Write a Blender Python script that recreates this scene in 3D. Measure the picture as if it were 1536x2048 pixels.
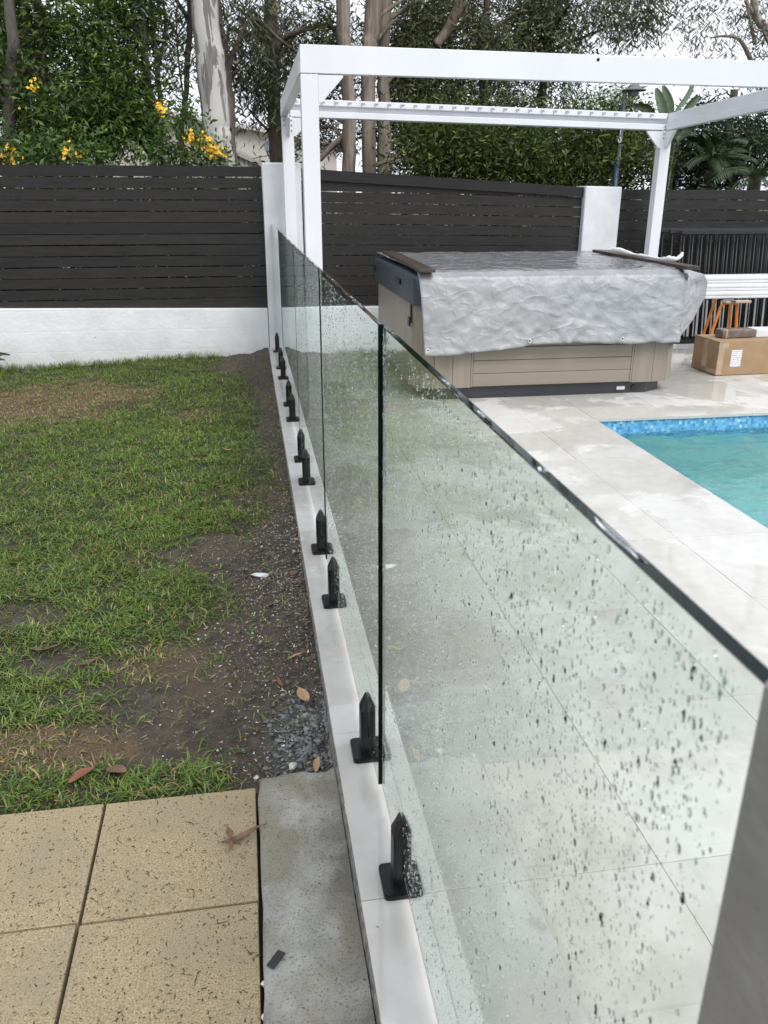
import bpy, bmesh, math, random
import numpy as np
from mathutils import Vector, Matrix, Euler

for o in list(bpy.data.objects):
    bpy.data.objects.remove(o)
S = bpy.context.scene
COL = S.collection
R = math.radians

# ------------------------------------------------------------------ camera, sky, sun, exposure
CAMPOS = Vector((-0.271, 0.0, 1.4457))
PITCH, ROLL, YAW, FPX = R(21.116), R(0.122), R(9.188), 1631.0
fw = Vector((math.sin(YAW) * math.cos(PITCH), math.cos(YAW) * math.cos(PITCH), -math.sin(PITCH)))
rt0 = Vector((math.cos(YAW), -math.sin(YAW), 0))
up0 = rt0.cross(fw)
rt = rt0 * math.cos(ROLL) + up0 * math.sin(ROLL)
up = up0 * math.cos(ROLL) - rt0 * math.sin(ROLL)
cam_data = bpy.data.cameras.new('camera')
cam = bpy.data.objects.new('camera', cam_data)
COL.objects.link(cam)
cam.matrix_world = Matrix(((rt.x, up.x, -fw.x, CAMPOS.x), (rt.y, up.y, -fw.y, CAMPOS.y), (rt.z, up.z, -fw.z, CAMPOS.z), (0, 0, 0, 1)))
cam_data.sensor_fit = 'HORIZONTAL'
cam_data.sensor_width = 36
cam_data.lens = 36 * FPX / 1536
cam_data.clip_start = 0.02
cam_data.clip_end = 3000
cam_data.dof.use_dof = True
cam_data.dof.focus_distance = 3.2
cam_data.dof.aperture_fstop = 14
S.camera = cam

SUN_EL, SUN_AZ = R(52), R(158)          # azimuth clockwise from +Y: behind the camera, a little to the right
W = bpy.data.worlds.new('World')
S.world = W
W.use_nodes = True
nt = W.node_tree
nt.nodes.clear()
out = nt.nodes.new('ShaderNodeOutputWorld')
bg = nt.nodes.new('ShaderNodeBackground')
sky = nt.nodes.new('ShaderNodeTexSky')
sky.sky_type = 'NISHITA'
sky.sun_disc = False
sky.sun_elevation = SUN_EL
sky.sun_rotation = SUN_AZ
sky.air_density = 1.0
sky.dust_density = 4.0
hs = nt.nodes.new('ShaderNodeHueSaturation')
hs.inputs['Saturation'].default_value = 0.35
tc = nt.nodes.new('ShaderNodeTexCoord')
cl = nt.nodes.new('ShaderNodeTexNoise')
cl.inputs['Scale'].default_value = 2.6
cl.inputs['Detail'].default_value = 6
cr = nt.nodes.new('ShaderNodeValToRGB')
cr.color_ramp.elements[0].position = 0.35
cr.color_ramp.elements[0].color = (6.6, 7.1, 8.1, 1)
cr.color_ramp.elements[1].position = 0.65
cr.color_ramp.elements[1].color = (8.9, 9.2, 9.7, 1)
mx = nt.nodes.new('ShaderNodeMixRGB')
mx.inputs[0].default_value = 0.86
nt.links.new(tc.outputs['Generated'], cl.inputs['Vector'])
nt.links.new(cl.outputs['Fac'], cr.inputs['Fac'])
nt.links.new(sky.outputs[0], hs.inputs['Color'])
nt.links.new(hs.outputs[0], mx.inputs[1])
nt.links.new(cr.outputs[0], mx.inputs[2])
nt.links.new(mx.outputs[0], bg.inputs['Color'])
bg.inputs['Strength'].default_value = 0.10
nt.links.new(bg.outputs[0], out.inputs['Surface'])

sd = bpy.data.lights.new('sun', 'SUN')
sd.energy = 1.35
sd.angle = R(28)
sd.color = (1.0, 0.97, 0.92)
sun = bpy.data.objects.new('sun', sd)
COL.objects.link(sun)
sv = Vector((math.sin(SUN_AZ) * math.cos(SUN_EL), math.cos(SUN_AZ) * math.cos(SUN_EL), math.sin(SUN_EL)))
sun.rotation_euler = sv.to_track_quat('Z', 'Y').to_euler()

S.view_settings.view_transform = 'Standard'
S.view_settings.look = 'None'
S.view_settings.gamma = 1
S.view_settings.use_curve_mapping = False
S.view_settings.exposure = 0.74
S.render.engine = 'CYCLES'
cy = S.cycles
cy.use_denoising = True
try:
    cy.denoiser = 'OPENIMAGEDENOISE'
except Exception:
    pass
cy.max_bounces = 16
cy.diffuse_bounces = 4
cy.glossy_bounces = 8
cy.transmission_bounces = 14
cy.transparent_max_bounces = 8
cy.caustics_reflective = False
cy.caustics_refractive = True
cy.blur_glossy = 0.6
cy.sample_clamp_indirect = 6

# ------------------------------------------------------------------ helpers
def at(px, py, Y):
    """world point at depth Y that stands at (px, py) of the 1536x2048 photograph"""
    d = fw + rt * ((px - 768) / FPX) - up * ((py - 1024) / FPX)
    return CAMPOS + d * ((Y - CAMPOS.y) / d.y)

rng = np.random.default_rng(7)
random.seed(7)

class VNoise:
    def __init__(s, seed):
        s.t = np.random.default_rng(seed).random((256, 256))
    def n(s, x, y):
        xi = np.floor(x).astype(int); yi = np.floor(y).astype(int)
        fx = x - xi; fy = y - yi
        fx = fx * fx * (3 - 2 * fx); fy = fy * fy * (3 - 2 * fy)
        a = s.t[xi & 255, yi & 255]; b = s.t[(xi + 1) & 255, yi & 255]
        c = s.t[xi & 255, (yi + 1) & 255]; d = s.t[(xi + 1) & 255, (yi + 1) & 255]
        return (a * (1 - fx) + b * fx) * (1 - fy) + (c * (1 - fx) + d * fx) * fy
    def f(s, x, y, oct=4):
        v = 0; a = .5; t = 0
        for k in range(oct):
            v = v + a * s.n(x * 2 ** k + 17 * k, y * 2 ** k + 5 * k); t += a; a *= .55
        return v / t
VN = VNoise(3)

def tag(o, label=None, cat=None, group=None, kind=None):
    if label: o['label'] = label
    if cat: o['category'] = cat
    if group: o['group'] = group
    if kind: o['kind'] = kind
    return o

def thing(name, loc, label, cat, group=None, kind=None):
    o = bpy.data.objects.new(name, None)
    o.empty_display_size = .1
    o.location = loc
    COL.objects.link(o)
    return tag(o, label, cat, group, kind)

def link(o, parent):
    COL.objects.link(o)
    if parent is not None:
        o.parent = parent
        if parent.type == 'EMPTY':
            o.matrix_parent_inverse = Matrix.Translation(-Vector(parent.location))
        else:
            o.matrix_parent_inverse = parent.matrix_basis.inverted()
    return o

def obj(name, me, parent=None, mat=None, loc=None, rot=None, scale=None):
    o = bpy.data.objects.new(name, me)
    if mat is not None and len(me.materials) == 0:
        me.materials.append(mat)
    if loc is not None: o.location = loc
    if rot is not None: o.rotation_euler = rot
    if scale is not None: o.scale = scale
    return link(o, parent)

def pyd(name, v, f, smooth=False):
    me = bpy.data.meshes.new(name)
    me.from_pydata([tuple(p) for p in v], [], f)
    me.update()
    if smooth:
        me.polygons.foreach_set('use_smooth', [True] * len(me.polygons))
    return me

def npmesh(name, verts, faces, smooth=False):
    """verts (N,3), faces (M,k) same k"""
    verts = np.asarray(verts, dtype=np.float32); faces = np.asarray(faces, dtype=np.int32)
    me = bpy.data.meshes.new(name)
    k = faces.shape[1]
    me.vertices.add(len(verts)); me.vertices.foreach_set('co', verts.ravel())
    me.loops.add(faces.size); me.loops.foreach_set('vertex_index', faces.ravel())
    me.polygons.add(len(faces))
    me.polygons.foreach_set('loop_start', np.arange(0, faces.size, k, dtype=np.int32))
    if smooth: me.polygons.foreach_set('use_smooth', np.ones(len(faces), dtype=bool))
    me.update(calc_edges=True)
    return me

def from_bm(name, bm, smooth=False):
    me = bpy.data.meshes.new(name)
    bm.normal_update()
    bm.to_mesh(me); bm.free()
    if smooth:
        me.polygons.foreach_set('use_smooth', [True] * len(me.polygons))
    return me

def bm_box(bm, c, s, rot=None, bevel=0.0, seg=1):
    r = bmesh.ops.create_cube(bm, size=1)
    vs = r['verts']
    bmesh.ops.scale(bm, vec=s, verts=vs)
    if bevel > 0:
        es = list({e for v in vs for e in v.link_edges})
        rb = bmesh.ops.bevel(bm, geom=es, offset=bevel, segments=seg, profile=.6, affect='EDGES')
        vs = list({v for f in rb['faces'] for v in f.verts} | {v for v in vs if v.is_valid})
    if rot is not None:
        bmesh.ops.rotate(bm, cent=(0, 0, 0), matrix=Euler(rot).to_matrix(), verts=vs)
    bmesh.ops.translate(bm, vec=c, verts=vs)
    return vs

def box_me(name, s, bevel=0.0, seg=1):
    bm = bmesh.new(); bm_box(bm, (0, 0, 0), s, bevel=bevel, seg=seg)
    return from_bm(name, bm)

def box(name, x0, x1, y0, y1, z0, z1, mat, parent=None, bevel=0.0, seg=1, rot=None):
    me = box_me(name, (x1 - x0, y1 - y0, z1 - z0), bevel, seg)
    return obj(name, me, parent, mat, loc=((x0 + x1) / 2, (y0 + y1) / 2, (z0 + z1) / 2), rot=rot)

def tube_data(pts, rad, n=8, cap=True, wob=0.0, seed=0):
    rr = random.Random(seed)
    P = [Vector(p) for p in pts]
    v, f = [], []
    side = None
    for i, p in enumerate(P):
        t = (P[min(i + 1, len(P) - 1)] - P[max(i - 1, 0)]).normalized()
        if side is None:
            a = Vector((1, 0, 0)) if abs(t.x) < .9 else Vector((0, 1, 0))
            side = (a - t * a.dot(t)).normalized()
        else:
            side = (side - t * side.dot(t)).normalized()
        b = t.cross(side)
        r = rad[i] if hasattr(rad, '__len__') else rad
        for k in range(n):
            a = 2 * math.pi * k / n
            w = r * (1 + wob * (rr.random() - .5))
            v.append(p + side * (math.cos(a) * w) + b * (math.sin(a) * w))
    for i in range(len(P) - 1):
        for k in range(n):
            f.append((i * n + k, i * n + (k + 1) % n, (i + 1) * n + (k + 1) % n, (i + 1) * n + k))
    if cap:
        f.append(tuple(range(n - 1, -1, -1)))
        f.append(tuple(range((len(P) - 1) * n, len(P) * n)))
    return v, f

def tube(name, pts, rad, mat, parent=None, n=8, smooth=True, wob=0.0, seed=0):
    v, f = tube_data(pts, rad, n, True, wob, seed)
    return obj(name, pyd(name, v, f, smooth), parent, mat)

def merge_data(parts):
    V, F = [], []
    for v, f in parts:
        o = len(V)
        V += list(v); F += [tuple(i + o for i in q) for q in f]
    return V, F

def smoothpath(pts, rad, sub=4):
    """Catmull-Rom through pts with radii"""
    P = [Vector(p) for p in pts]; out, ro = [], []
    for i in range(len(P) - 1):
        p0 = P[max(i - 1, 0)]; p1 = P[i]; p2 = P[i + 1]; p3 = P[min(i + 2, len(P) - 1)]
        for k in range(sub):
            t = k / sub
            out.append(.5 * ((2 * p1) + (p2 - p0) * t + (2 * p0 - 5 * p1 + 4 * p2 - p3) * t * t + (3 * p1 - p0 - 3 * p2 + p3) * t ** 3))
            ro.append(rad[i] * (1 - t) + rad[i + 1] * t)
    out.append(P[-1]); ro.append(rad[-1])
    return out, ro

# ------------------------------------------------------------------ materials
def mat_new(name):
    m = bpy.data.materials.new(name); m.use_nodes = True
    n = m.node_tree.nodes; n.clear()
    o = n.new('ShaderNodeOutputMaterial'); b = n.new('ShaderNodeBsdfPrincipled')
    m.node_tree.links.new(b.outputs[0], o.inputs['Surface'])
    return m, n, m.node_tree.links, b, o

def N(n, t, **kw):
    x = n.new(t)
    for k, v in kw.items():
        if k in x.inputs: x.inputs[k].default_value = v
        else: setattr(x, k, v)
    return x

def noise(n, l, vec, scale, detail=4, rough=.55, dist=0):
    x = n.new('ShaderNodeTexNoise')
    x.inputs['Scale'].default_value = scale; x.inputs['Detail'].default_value = detail
    x.inputs['Roughness'].default_value = rough; x.inputs['Distortion'].default_value = dist
    l.new(vec, x.inputs['Vector'])
    return x

def ramp(n, l, fac, stops, interp='LINEAR'):
    r = n.new('ShaderNodeValToRGB')
    r.color_ramp.interpolation = interp
    e = r.color_ramp.elements
    while len(e) > 1: e.remove(e[0])
    e[0].position = stops[0][0]; e[0].color = c4(stops[0][1])
    for p, c in stops[1:]:
        q = e.new(p); q.color = c4(c)
    l.new(fac, r.inputs['Fac'])
    return r

def c4(c):
    return (c, c, c, 1) if not hasattr(c, '__len__') else tuple(c) + (1,) if len(c) == 3 else tuple(c)

def mixc(n, l, fac, a, b, mode='MIX'):
    x = n.new('ShaderNodeMixRGB'); x.blend_type = mode
    for i, s in ((0, fac), (1, a), (2, b)):
        if hasattr(s, 'links') or hasattr(s, 'is_linked'): l.new(s, x.inputs[i])
        else: x.inputs[i].default_value = s if i == 0 else c4(s)
    return x

def posn(n, l, scale=(1, 1, 1), rot=(0, 0, 0)):
    g = n.new('ShaderNodeNewGeometry'); mp = n.new('ShaderNodeMapping')
    mp.inputs['Scale'].default_value = scale; mp.inputs['Rotation'].default_value = rot
    l.new(g.outputs['Position'], mp.inputs['Vector'])
    return mp.outputs[0]

def bump(n, l, b, h, strength=.3, dist=.01):
    x = n.new('ShaderNodeBump'); x.inputs['Strength'].default_value = strength; x.inputs['Distance'].default_value = dist
    l.new(h, x.inputs['Height']); l.new(x.outputs[0], b.inputs['Normal'])
    return x

def M(name, c1, c2=None, scale=6, rough=.5, rough2=None, bs=0, bscale=60, bdist=.004, metal=0, spec=.5, stretch=(1, 1, 1), detail=5, lo=.35, hi=.65):
    m, n, l, b, o = mat_new(name)
    b.inputs['Metallic'].default_value = metal
    b.inputs['Specular IOR Level'].default_value = spec
    b.inputs['Roughness'].default_value = rough
    v = posn(n, l, stretch)
    if c2 is None: b.inputs['Base Color'].default_value = c4(c1)
    else:
        t = noise(n, l, v, scale, detail)
        l.new(ramp(n, l, t.outputs['Fac'], [(lo, c1), (hi, c2)]).outputs[0], b.inputs['Base Color'])
    if rough2 is not None:
        t2 = noise(n, l, v, scale * .7 + 1.3, 3)
        l.new(ramp(n, l, t2.outputs['Fac'], [(.35, rough), (.65, rough2)]).outputs[0], b.inputs['Roughness'])
    if bs:
        t3 = noise(n, l, v, bscale, 4)
        bump(n, l, b, t3.outputs['Fac'], bs, bdist)
    return m

MAT = {}
# deck tiles: pale stone, wet in patches
m, n, l, b, o = mat_new('deck_tile'); v = posn(n, l)
t = noise(n, l, v, 1.7, 6, .6); t2 = noise(n, l, v, 14, 5)
c = ramp(n, l, t.outputs['Fac'], [(.3, (.525, .51, .478)), (.5, (.615, .602, .575)), (.72, (.67, .66, .64))])
c2 = mixc(n, l, .25, c.outputs[0], ramp(n, l, t2.outputs['Fac'], [(.35, (.46, .44, .41)), (.65, (.68, .67, .65))]).outputs[0])
oi = n.new('ShaderNodeObjectInfo')
tv = ramp(n, l, oi.outputs['Random'], [(0, .93), (1, 1.03)])
c3 = mixc(n, l, 1.0, c2.outputs[0], tv.outputs[0], 'MULTIPLY')
w = noise(n, l, v, 1.15, 5, .62, .4)
wet = ramp(n, l, w.outputs['Fac'], [(.45, 0.0), (.50, 1.0)])
c4_ = mixc(n, l, wet.outputs[0], c3.outputs[0], mixc(n, l, 1.0, c3.outputs[0], (.87, .86, .835), 'MULTIPLY').outputs[0])
l.new(c4_.outputs[0], b.inputs['Base Color'])
l.new(ramp(n, l, wet.outputs[0], [(0, .38), (1, .035)]).outputs[0], b.inputs['Roughness'])
bump(n, l, b, noise(n, l, v, 45, 3).outputs['Fac'], .05, .002)
MAT['tile'] = m
MAT['grout'] = M('grout', (.36, .35, .33), (.44, .43, .41), 12, .8)
MAT['render_white'] = None
# white painted block wall: trowelled block courses show faintly
m, n, l, b, o = mat_new('white_painted_block'); v = posn(n, l)
t = noise(n, l, v, 3.2, 6, .6); t2 = noise(n, l, v, 26, 4)
c = ramp(n, l, t.outputs['Fac'], [(.3, (.64, .655, .675)), (.6, (.745, .755, .77))])
sx = n.new('ShaderNodeSeparateXYZ'); l.new(v, sx.inputs[0])
dz_ = n.new('ShaderNodeMapRange'); dz_.inputs['From Min'].default_value = -.14; dz_.inputs['From Max'].default_value = .16; dz_.inputs['To Min'].default_value = .75; dz_.inputs['To Max'].default_value = 0; l.new(sx.outputs['Z'], dz_.inputs['Value'])
mm = n.new('ShaderNodeMath'); mm.operation = 'MULTIPLY'; l.new(noise(n, l, v, 7, 5).outputs['Fac'], mm.inputs[0]); l.new(dz_.outputs[0], mm.inputs[1])
cc = mixc(n, l, mm.outputs[0], c.outputs[0], (.36, .35, .30))
l.new(cc.outputs[0], b.inputs['Base Color']); b.inputs['Roughness'].default_value = .62
cmb = n.new('ShaderNodeCombineXYZ'); l.new(sx.outputs['X'], cmb.inputs[0]); l.new(sx.outputs['Z'], cmb.inputs[1])
br = n.new('ShaderNodeTexBrick'); l.new(cmb.outputs[0], br.inputs['Vector'])
br.inputs['Scale'].default_value = 1; br.inputs['Brick Width'].default_value = .4; br.inputs['Row Height'].default_value = .2
br.inputs['Mortar Size'].default_value = .012; br.inputs['Mortar Smooth'].default_value = 1.0
ad = n.new('ShaderNodeMath'); ad.operation = 'MULTIPLY_ADD'; l.new(br.outputs['Fac'], ad.inputs[0]); ad.inputs[1].default_value = -.16; l.new(t2.outputs['Fac'], ad.inputs[2])
ad2 = n.new('ShaderNodeMath'); ad2.operation = 'MULTIPLY_ADD'; l.new(t.outputs['Fac'], ad2.inputs[0]); ad2.inputs[1].default_value = 1.2; l.new(ad.outputs[0], ad2.inputs[2])
bump(n, l, b, ad2.outputs[0], .5, .008)
MAT['render_white'] = m
MAT['pillar_white'] = M('white_trowelled_render', (.62, .635, .655), (.72, .73, .745), 4, .62, bs=.35, bscale=9, bdist=.012)
MAT['powder_white'] = M('powder_coated_white', (.69, .70, .725), (.735, .745, .77), 3.5, .34, spec=.5, stretch=(1, 1, .35))
MAT['render_grey'] = M('grey_render', (.195, .190, .178), (.26, .252, .236), 9, .8, bs=.5, bscale=70, bdist=.004)
# dark stained timber
m, n, l, b, o = mat_new('dark_stained_timber'); v = posn(n, l, (.9, 8, 8))
t = noise(n, l, v, 5, 6, .6); oi = n.new('ShaderNodeObjectInfo')
c = ramp(n, l, t.outputs['Fac'], [(.3, (.0125, .0112, .0105)), (.7, (.0265, .0238, .0225))])
cv = ramp(n, l, oi.outputs['Random'], [(0, (.78, .78, .80)), (.5, (1, 1, 1)), (1, (1.22, 1.16, 1.10))])
c = mixc(n, l, 1.0, c.outputs[0], cv.outputs[0], 'MULTIPLY')
l.new(c.outputs[0], b.inputs['Base Color']); b.inputs['Roughness'].default_value = .55; b.inputs['Specular IOR Level'].default_value = .35
bump(n, l, b, t.outputs['Fac'], .35, .004)
MAT['fence'] = m
MAT['plank'] = M('wet_brown_timber', (.035, .024, .018), (.07, .05, .037), 6, .35, bs=.3, bscale=30, stretch=(12, 1, 8))
MAT['black_metal'] = M('black_powder_coat', (.005, .006, .0065), (.009, .010, .0105), 30, .30, spec=.35)
MAT['bar_metal'] = M('black_satin_tube', (.009, .0105, .0115), (.014, .016, .017), 20, .4, spec=.4)
# glass
m, n, l, b, o = mat_new('toughened_glass')
n.remove(b); g = N(n, 'ShaderNodeBsdfGlass'); g.inputs['Color'].default_value = (.958, .988, .977, 1); g.inputs['Roughness'].default_value = 0; g.inputs['IOR'].default_value = 1.52
l.new(g.outputs[0], o.inputs['Surface']); MAT['glass'] = m
MAT['glass_edge'] = M('dark_green_glass_edge', (.003, .008, .0065), (.006, .014, .011), 30, .05, spec=.1)
m, n, l, b, o = mat_new('water_drop')
n.remove(b); g = N(n, 'ShaderNodeBsdfGlass'); g.inputs['Color'].default_value = (.97, .985, .98, 1); g.inputs['Roughness'].default_value = 0; g.inputs['IOR'].default_value = 1.333
l.new(g.outputs[0], o.inputs['Surface']); MAT['drop'] = m
# pool water
m, n, l, b, o = mat_new('pool_water')
n.remove(b); g = N(n, 'ShaderNodeBsdfGlass'); g.inputs['Color'].default_value = (.93, .995, .995, 1); g.inputs['Roughness'].default_value = 0.02; g.inputs['IOR'].default_value = 1.333
v = posn(n, l, (1, 1.6, 1)); t = noise(n, l, v, 4.2, 3, .5, 1.0); t2 = noise(n, l, v, 15, 2, .5, .6)
ad = n.new('ShaderNodeMath'); ad.operation = 'MULTIPLY_ADD'; l.new(t2.outputs['Fac'], ad.inputs[0]); ad.inputs[1].default_value = .22; l.new(t.outputs['Fac'], ad.inputs[2])
bp = n.new('ShaderNodeBump'); bp.inputs['Strength'].default_value = .35; bp.inputs['Distance'].default_value = .04
l.new(ad.outputs[0], bp.inputs['Height']); l.new(bp.outputs[0], g.inputs['Normal'])
l.new(g.outputs[0], o.inputs['Surface']); MAT['water'] = m
MAT['pool_plaster'] = M('pool_pebble_finish', (.22, .54, .53), (.28, .61, .595), 30, .7)
# mosaic
m, n, l, b, o = mat_new('blue_glass_mosaic'); v = posn(n, l, (1, 1, 1))
vm = n.new('ShaderNodeVectorMath'); vm.operation = 'SCALE'; vm.inputs['Scale'].default_value = 1 / .0215; l.new(v, vm.inputs[0])
fl = n.new('ShaderNodeVectorMath'); fl.operation = 'FLOOR'; l.new(vm.outputs[0], fl.inputs[0])
wn = n.new('ShaderNodeTexWhiteNoise'); wn.noise_dimensions = '3D'; l.new(fl.outputs[0], wn.inputs['Vector'])
c = ramp(n, l, wn.outputs['Value'], [(0, (.07, .25, .48)), (.25, (.10, .33, .58)), (.6, (.15, .42, .66)), (.85, (.22, .50, .70)), (.96, (.42, .65, .74))], 'CONSTANT')
fr = n.new('ShaderNodeVectorMath'); fr.operation = 'FRACTION'; l.new(vm.outputs[0], fr.inputs[0])
sp = n.new('ShaderNodeSeparateXYZ'); l.new(fr.outputs[0], sp.inputs[0])
mn = n.new('ShaderNodeMath'); mn.operation = 'MINIMUM'; l.new(sp.outputs['X'], mn.inputs[0]); l.new(sp.outputs['Z'], mn.inputs[1])
mn2 = n.new('ShaderNodeMath'); mn2.operation = 'MINIMUM'; l.new(sp.outputs['Y'], mn2.inputs[0]); l.new(mn.outputs[0], mn2.inputs[1])
gr = ramp(n, l, mn.outputs[0], [(.0, 1.0), (.10, 0.0)])
c = mixc(n, l, gr.outputs[0], c.outputs[0], (.20, .40, .55))
l.new(c.outputs[0], b.inputs['Base Color']); b.inputs['Roughness'].default_value = .15; MAT['mosaic'] = m
# pavers: honed exposed-aggregate, tan
m, n, l, b, o = mat_new('tan_aggregate_paver'); v = posn(n, l)
t = noise(n, l, v, 260, 3, .7); t1 = noise(n, l, v, 5, 4)
c = ramp(n, l, t.outputs['Fac'], [(.30, (.10, .075, .036)), (.42, (.245, .188, .102)), (.56, (.335, .265, .155)), (.72, (.52, .435, .285))])
c = mixc(n, l, ramp(n, l, t1.outputs['Fac'], [(.38, 0.0), (.68, .6)]).outputs[0], c.outputs[0], (.22, .185, .125))
vo = n.new('ShaderNodeTexVoronoi'); vo.inputs['Scale'].default_value = 95; l.new(v, vo.inputs['Vector'])
oc = noise(n, l, v, 60, 4, .7)
th = n.new('ShaderNodeMath'); th.operation = 'MULTIPLY_ADD'; l.new(oc.outputs['Fac'], th.inputs[0]); th.inputs[1].default_value = -.62; l.new(vo.outputs['Distance'], th.inputs[2])
sp_ = ramp(n, l, th.outputs[0], [(-.0, 0.0), (.0, 0.0)])
pit = ramp(n, l, th.outputs[0], [(0.0, 1.0), (.02, 0.0)])
mr = n.new('ShaderNodeMapRange'); mr.inputs['From Min'].default_value = -.19; mr.inputs['From Max'].default_value = -.145; mr.inputs['To Min'].default_value = 1; mr.inputs['To Max'].default_value = 0
l.new(th.outputs[0], mr.inputs['Value'])
c = mixc(n, l, mr.outputs[0], c.outputs[0], (.035, .03, .022))
l.new(c.outputs[0], b.inputs['Base Color']); b.inputs['Roughness'].default_value = .72
hh = n.new('ShaderNodeMath'); hh.operation = 'MULTIPLY_ADD'; l.new(mr.outputs[0], hh.inputs[0]); hh.inputs[1].default_value = -1.5; l.new(t.outputs['Fac'], hh.inputs[2])
bump(n, l, b, hh.outputs[0], .5, .003)
MAT['paver'] = m
# rough concrete, stained and pitted
m, n, l, b, o = mat_new('stained_concrete'); v = posn(n, l)
t = noise(n, l, v, 7, 6, .6); t2 = noise(n, l, v, 210, 5, .75); t3 = noise(n, l, v, 5.1, 4)
c = ramp(n, l, t.outputs['Fac'], [(.33, (.125, .120, .104)), (.45, (.245, .238, .214)), (.62, (.37, .36, .33))])
c = mixc(n, l, ramp(n, l, t3.outputs['Fac'], [(.42, 0.0), (.58, .8)]).outputs[0], c.outputs[0], (.20, .178, .125))
c = mixc(n, l, ramp(n, l, t2.outputs['Fac'], [(.37, .8), (.46, 0.0)]).outputs[0], c.outputs[0], (.035, .035, .03))
l.new(c.outputs[0], b.inputs['Base Color']); l.new(ramp(n, l, t.outputs['Fac'], [(.35, .55), (.6, .85)]).outputs[0], b.inputs['Roughness'])
bump(n, l, b, t2.outputs['Fac'], .6, .004)
MAT['concrete'] = m
MAT['mortar'] = M('rough_mortar', (.10, .09, .078), (.27, .25, .22), 40, .85, bs=.8, bscale=60, bdist=.01)
# soil under the lawn: colour painted by what lies there (soil, dead grass, turf roots)
m, n, l, b, o = mat_new('soil'); v = posn(n, l)
at_ = n.new('ShaderNodeVertexColor'); at_.layer_name = 'turf'
sep = n.new('ShaderNodeSeparateColor'); l.new(at_.outputs['Color'], sep.inputs[0])
t = noise(n, l, v, 22, 6, .65); t2 = noise(n, l, v, 170, 4, .7); t3 = noise(n, l, v, 3.3, 4)
c = ramp(n, l, t.outputs['Fac'], [(.3, (.026, .020, .015)), (.5, (.068, .054, .041)), (.72, (.135, .112, .088))])
c = mixc(n, l, ramp(n, l, t3.outputs['Fac'], [(.45, 0.0), (.65, .6)]).outputs[0], c.outputs[0], (.115, .082, .056))
c = mixc(n, l, sep.outputs[0], c.outputs[0], ramp(n, l, t.outputs['Fac'], [(.3, (.018, .020, .008)), (.7, (.055, .050, .022))]).outputs[0])
c = mixc(n, l, sep.outputs[1], c.outputs[0], ramp(n, l, t2.outputs['Fac'], [(.3, (.09, .055, .025)), (.7, (.24, .17, .09))]).outputs[0])
c = mixc(n, l, sep.outputs[2], c.outputs[0], ramp(n, l, t2.outputs['Fac'], [(.35, (.03, .032, .034)), (.65, (.16, .165, .165))]).outputs[0])
c = mixc(n, l, ramp(n, l, t2.outputs['Fac'], [(.70, 0.0), (.74, .6)]).outputs[0], c.outputs[0], (.33, .32, .29))
l.new(c.outputs[0], b.inputs['Base Color']); l.new(ramp(n, l, t.outputs['Fac'], [(.35, .55), (.6, .9)]).outputs[0], b.inputs['Roughness'])
ad = n.new('ShaderNodeMath'); ad.operation = 'MULTIPLY_ADD'; l.new(t.outputs['Fac'], ad.inputs[0]); ad.inputs[1].default_value = 2.0; l.new(t2.outputs['Fac'], ad.inputs[2])
bump(n, l, b, ad.outputs[0], .9, .012)
MAT['soil'] = m

def attr_mat(name, layer, rough=.5, trans=.0, spec=.4):
    m, n, l, b, o = mat_new(name)
    a = n.new('ShaderNodeVertexColor'); a.layer_name = layer
    l.new(a.outputs['Color'], b.inputs['Base Color']); b.inputs['Roughness'].default_value = rough
    b.inputs['Specular IOR Level'].default_value = spec
    if trans:
        tr = n.new('ShaderNodeBsdfTranslucent'); l.new(a.outputs['Color'], tr.inputs['Color'])
        ms = n.new('ShaderNodeMixShader'); ms.inputs[0].default_value = trans
        l.new(b.outputs[0], ms.inputs[1]); l.new(tr.outputs[0], ms.inputs[2]); l.new(ms.outputs[0], o.inputs['Surface'])
    return m
MAT['blade'] = attr_mat('grass_blade', 'tint', .45, .3)
MAT['leaf'] = attr_mat('tree_leaf', 'tint', .42, .28)
MAT['litter'] = attr_mat('dry_litter', 'tint', .7)
MAT['flower'] = M('yellow_petal', (.80, .42, .01), (.95, .62, .03), 20, .5)

def bark(name, c1, c2, c3, scale=3, zs=.3, bs=.8, lo=.45, hi=.55):
    m, n, l, b, o = mat_new(name)
    v = posn(n, l, (1, 1, zs)); t = noise(n, l, v, scale, 5, .6, .6); t2 = noise(n, l, posn(n, l, (1, 1, .12)), 22, 5, .65)
    c = ramp(n, l, t.outputs['Fac'], [(lo, c1), (hi, c2)])
    c = mixc(n, l, ramp(n, l, t2.outputs['Fac'], [(.45, .0), (.75, .8)]).outputs[0], c.outputs[0], c3)
    l.new(c.outputs[0], b.inputs['Base Color']); b.inputs['Roughness'].default_value = .8
    bump(n, l, b, t2.outputs['Fac'], bs, .03)
    return m
MAT['gum'] = bark('smooth_gum_bark', (.15, .13, .12), (.48, .465, .44), (.36, .335, .315), 5.5, .22, .15, .51, .53)
MAT['paperbark'] = bark('paperbark', (.17, .135, .108), (.29, .24, .20), (.09, .068, .052), 3, .2, 1)
MAT['brownbark'] = bark('brown_bark', (.085, .065, .05), (.16, .125, .095), (.035, .028, .02), 3, .2, 1)
MAT['darkbark'] = bark('dark_bark', (.05, .042, .034), (.10, .085, .07), (.02, .018, .014), 3, .2, 1)
MAT['palebark'] = bark('pale_limb_bark', (.32, .27, .23), (.45, .39, .34), (.2, .16, .13), 3, .3, .5)
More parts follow.
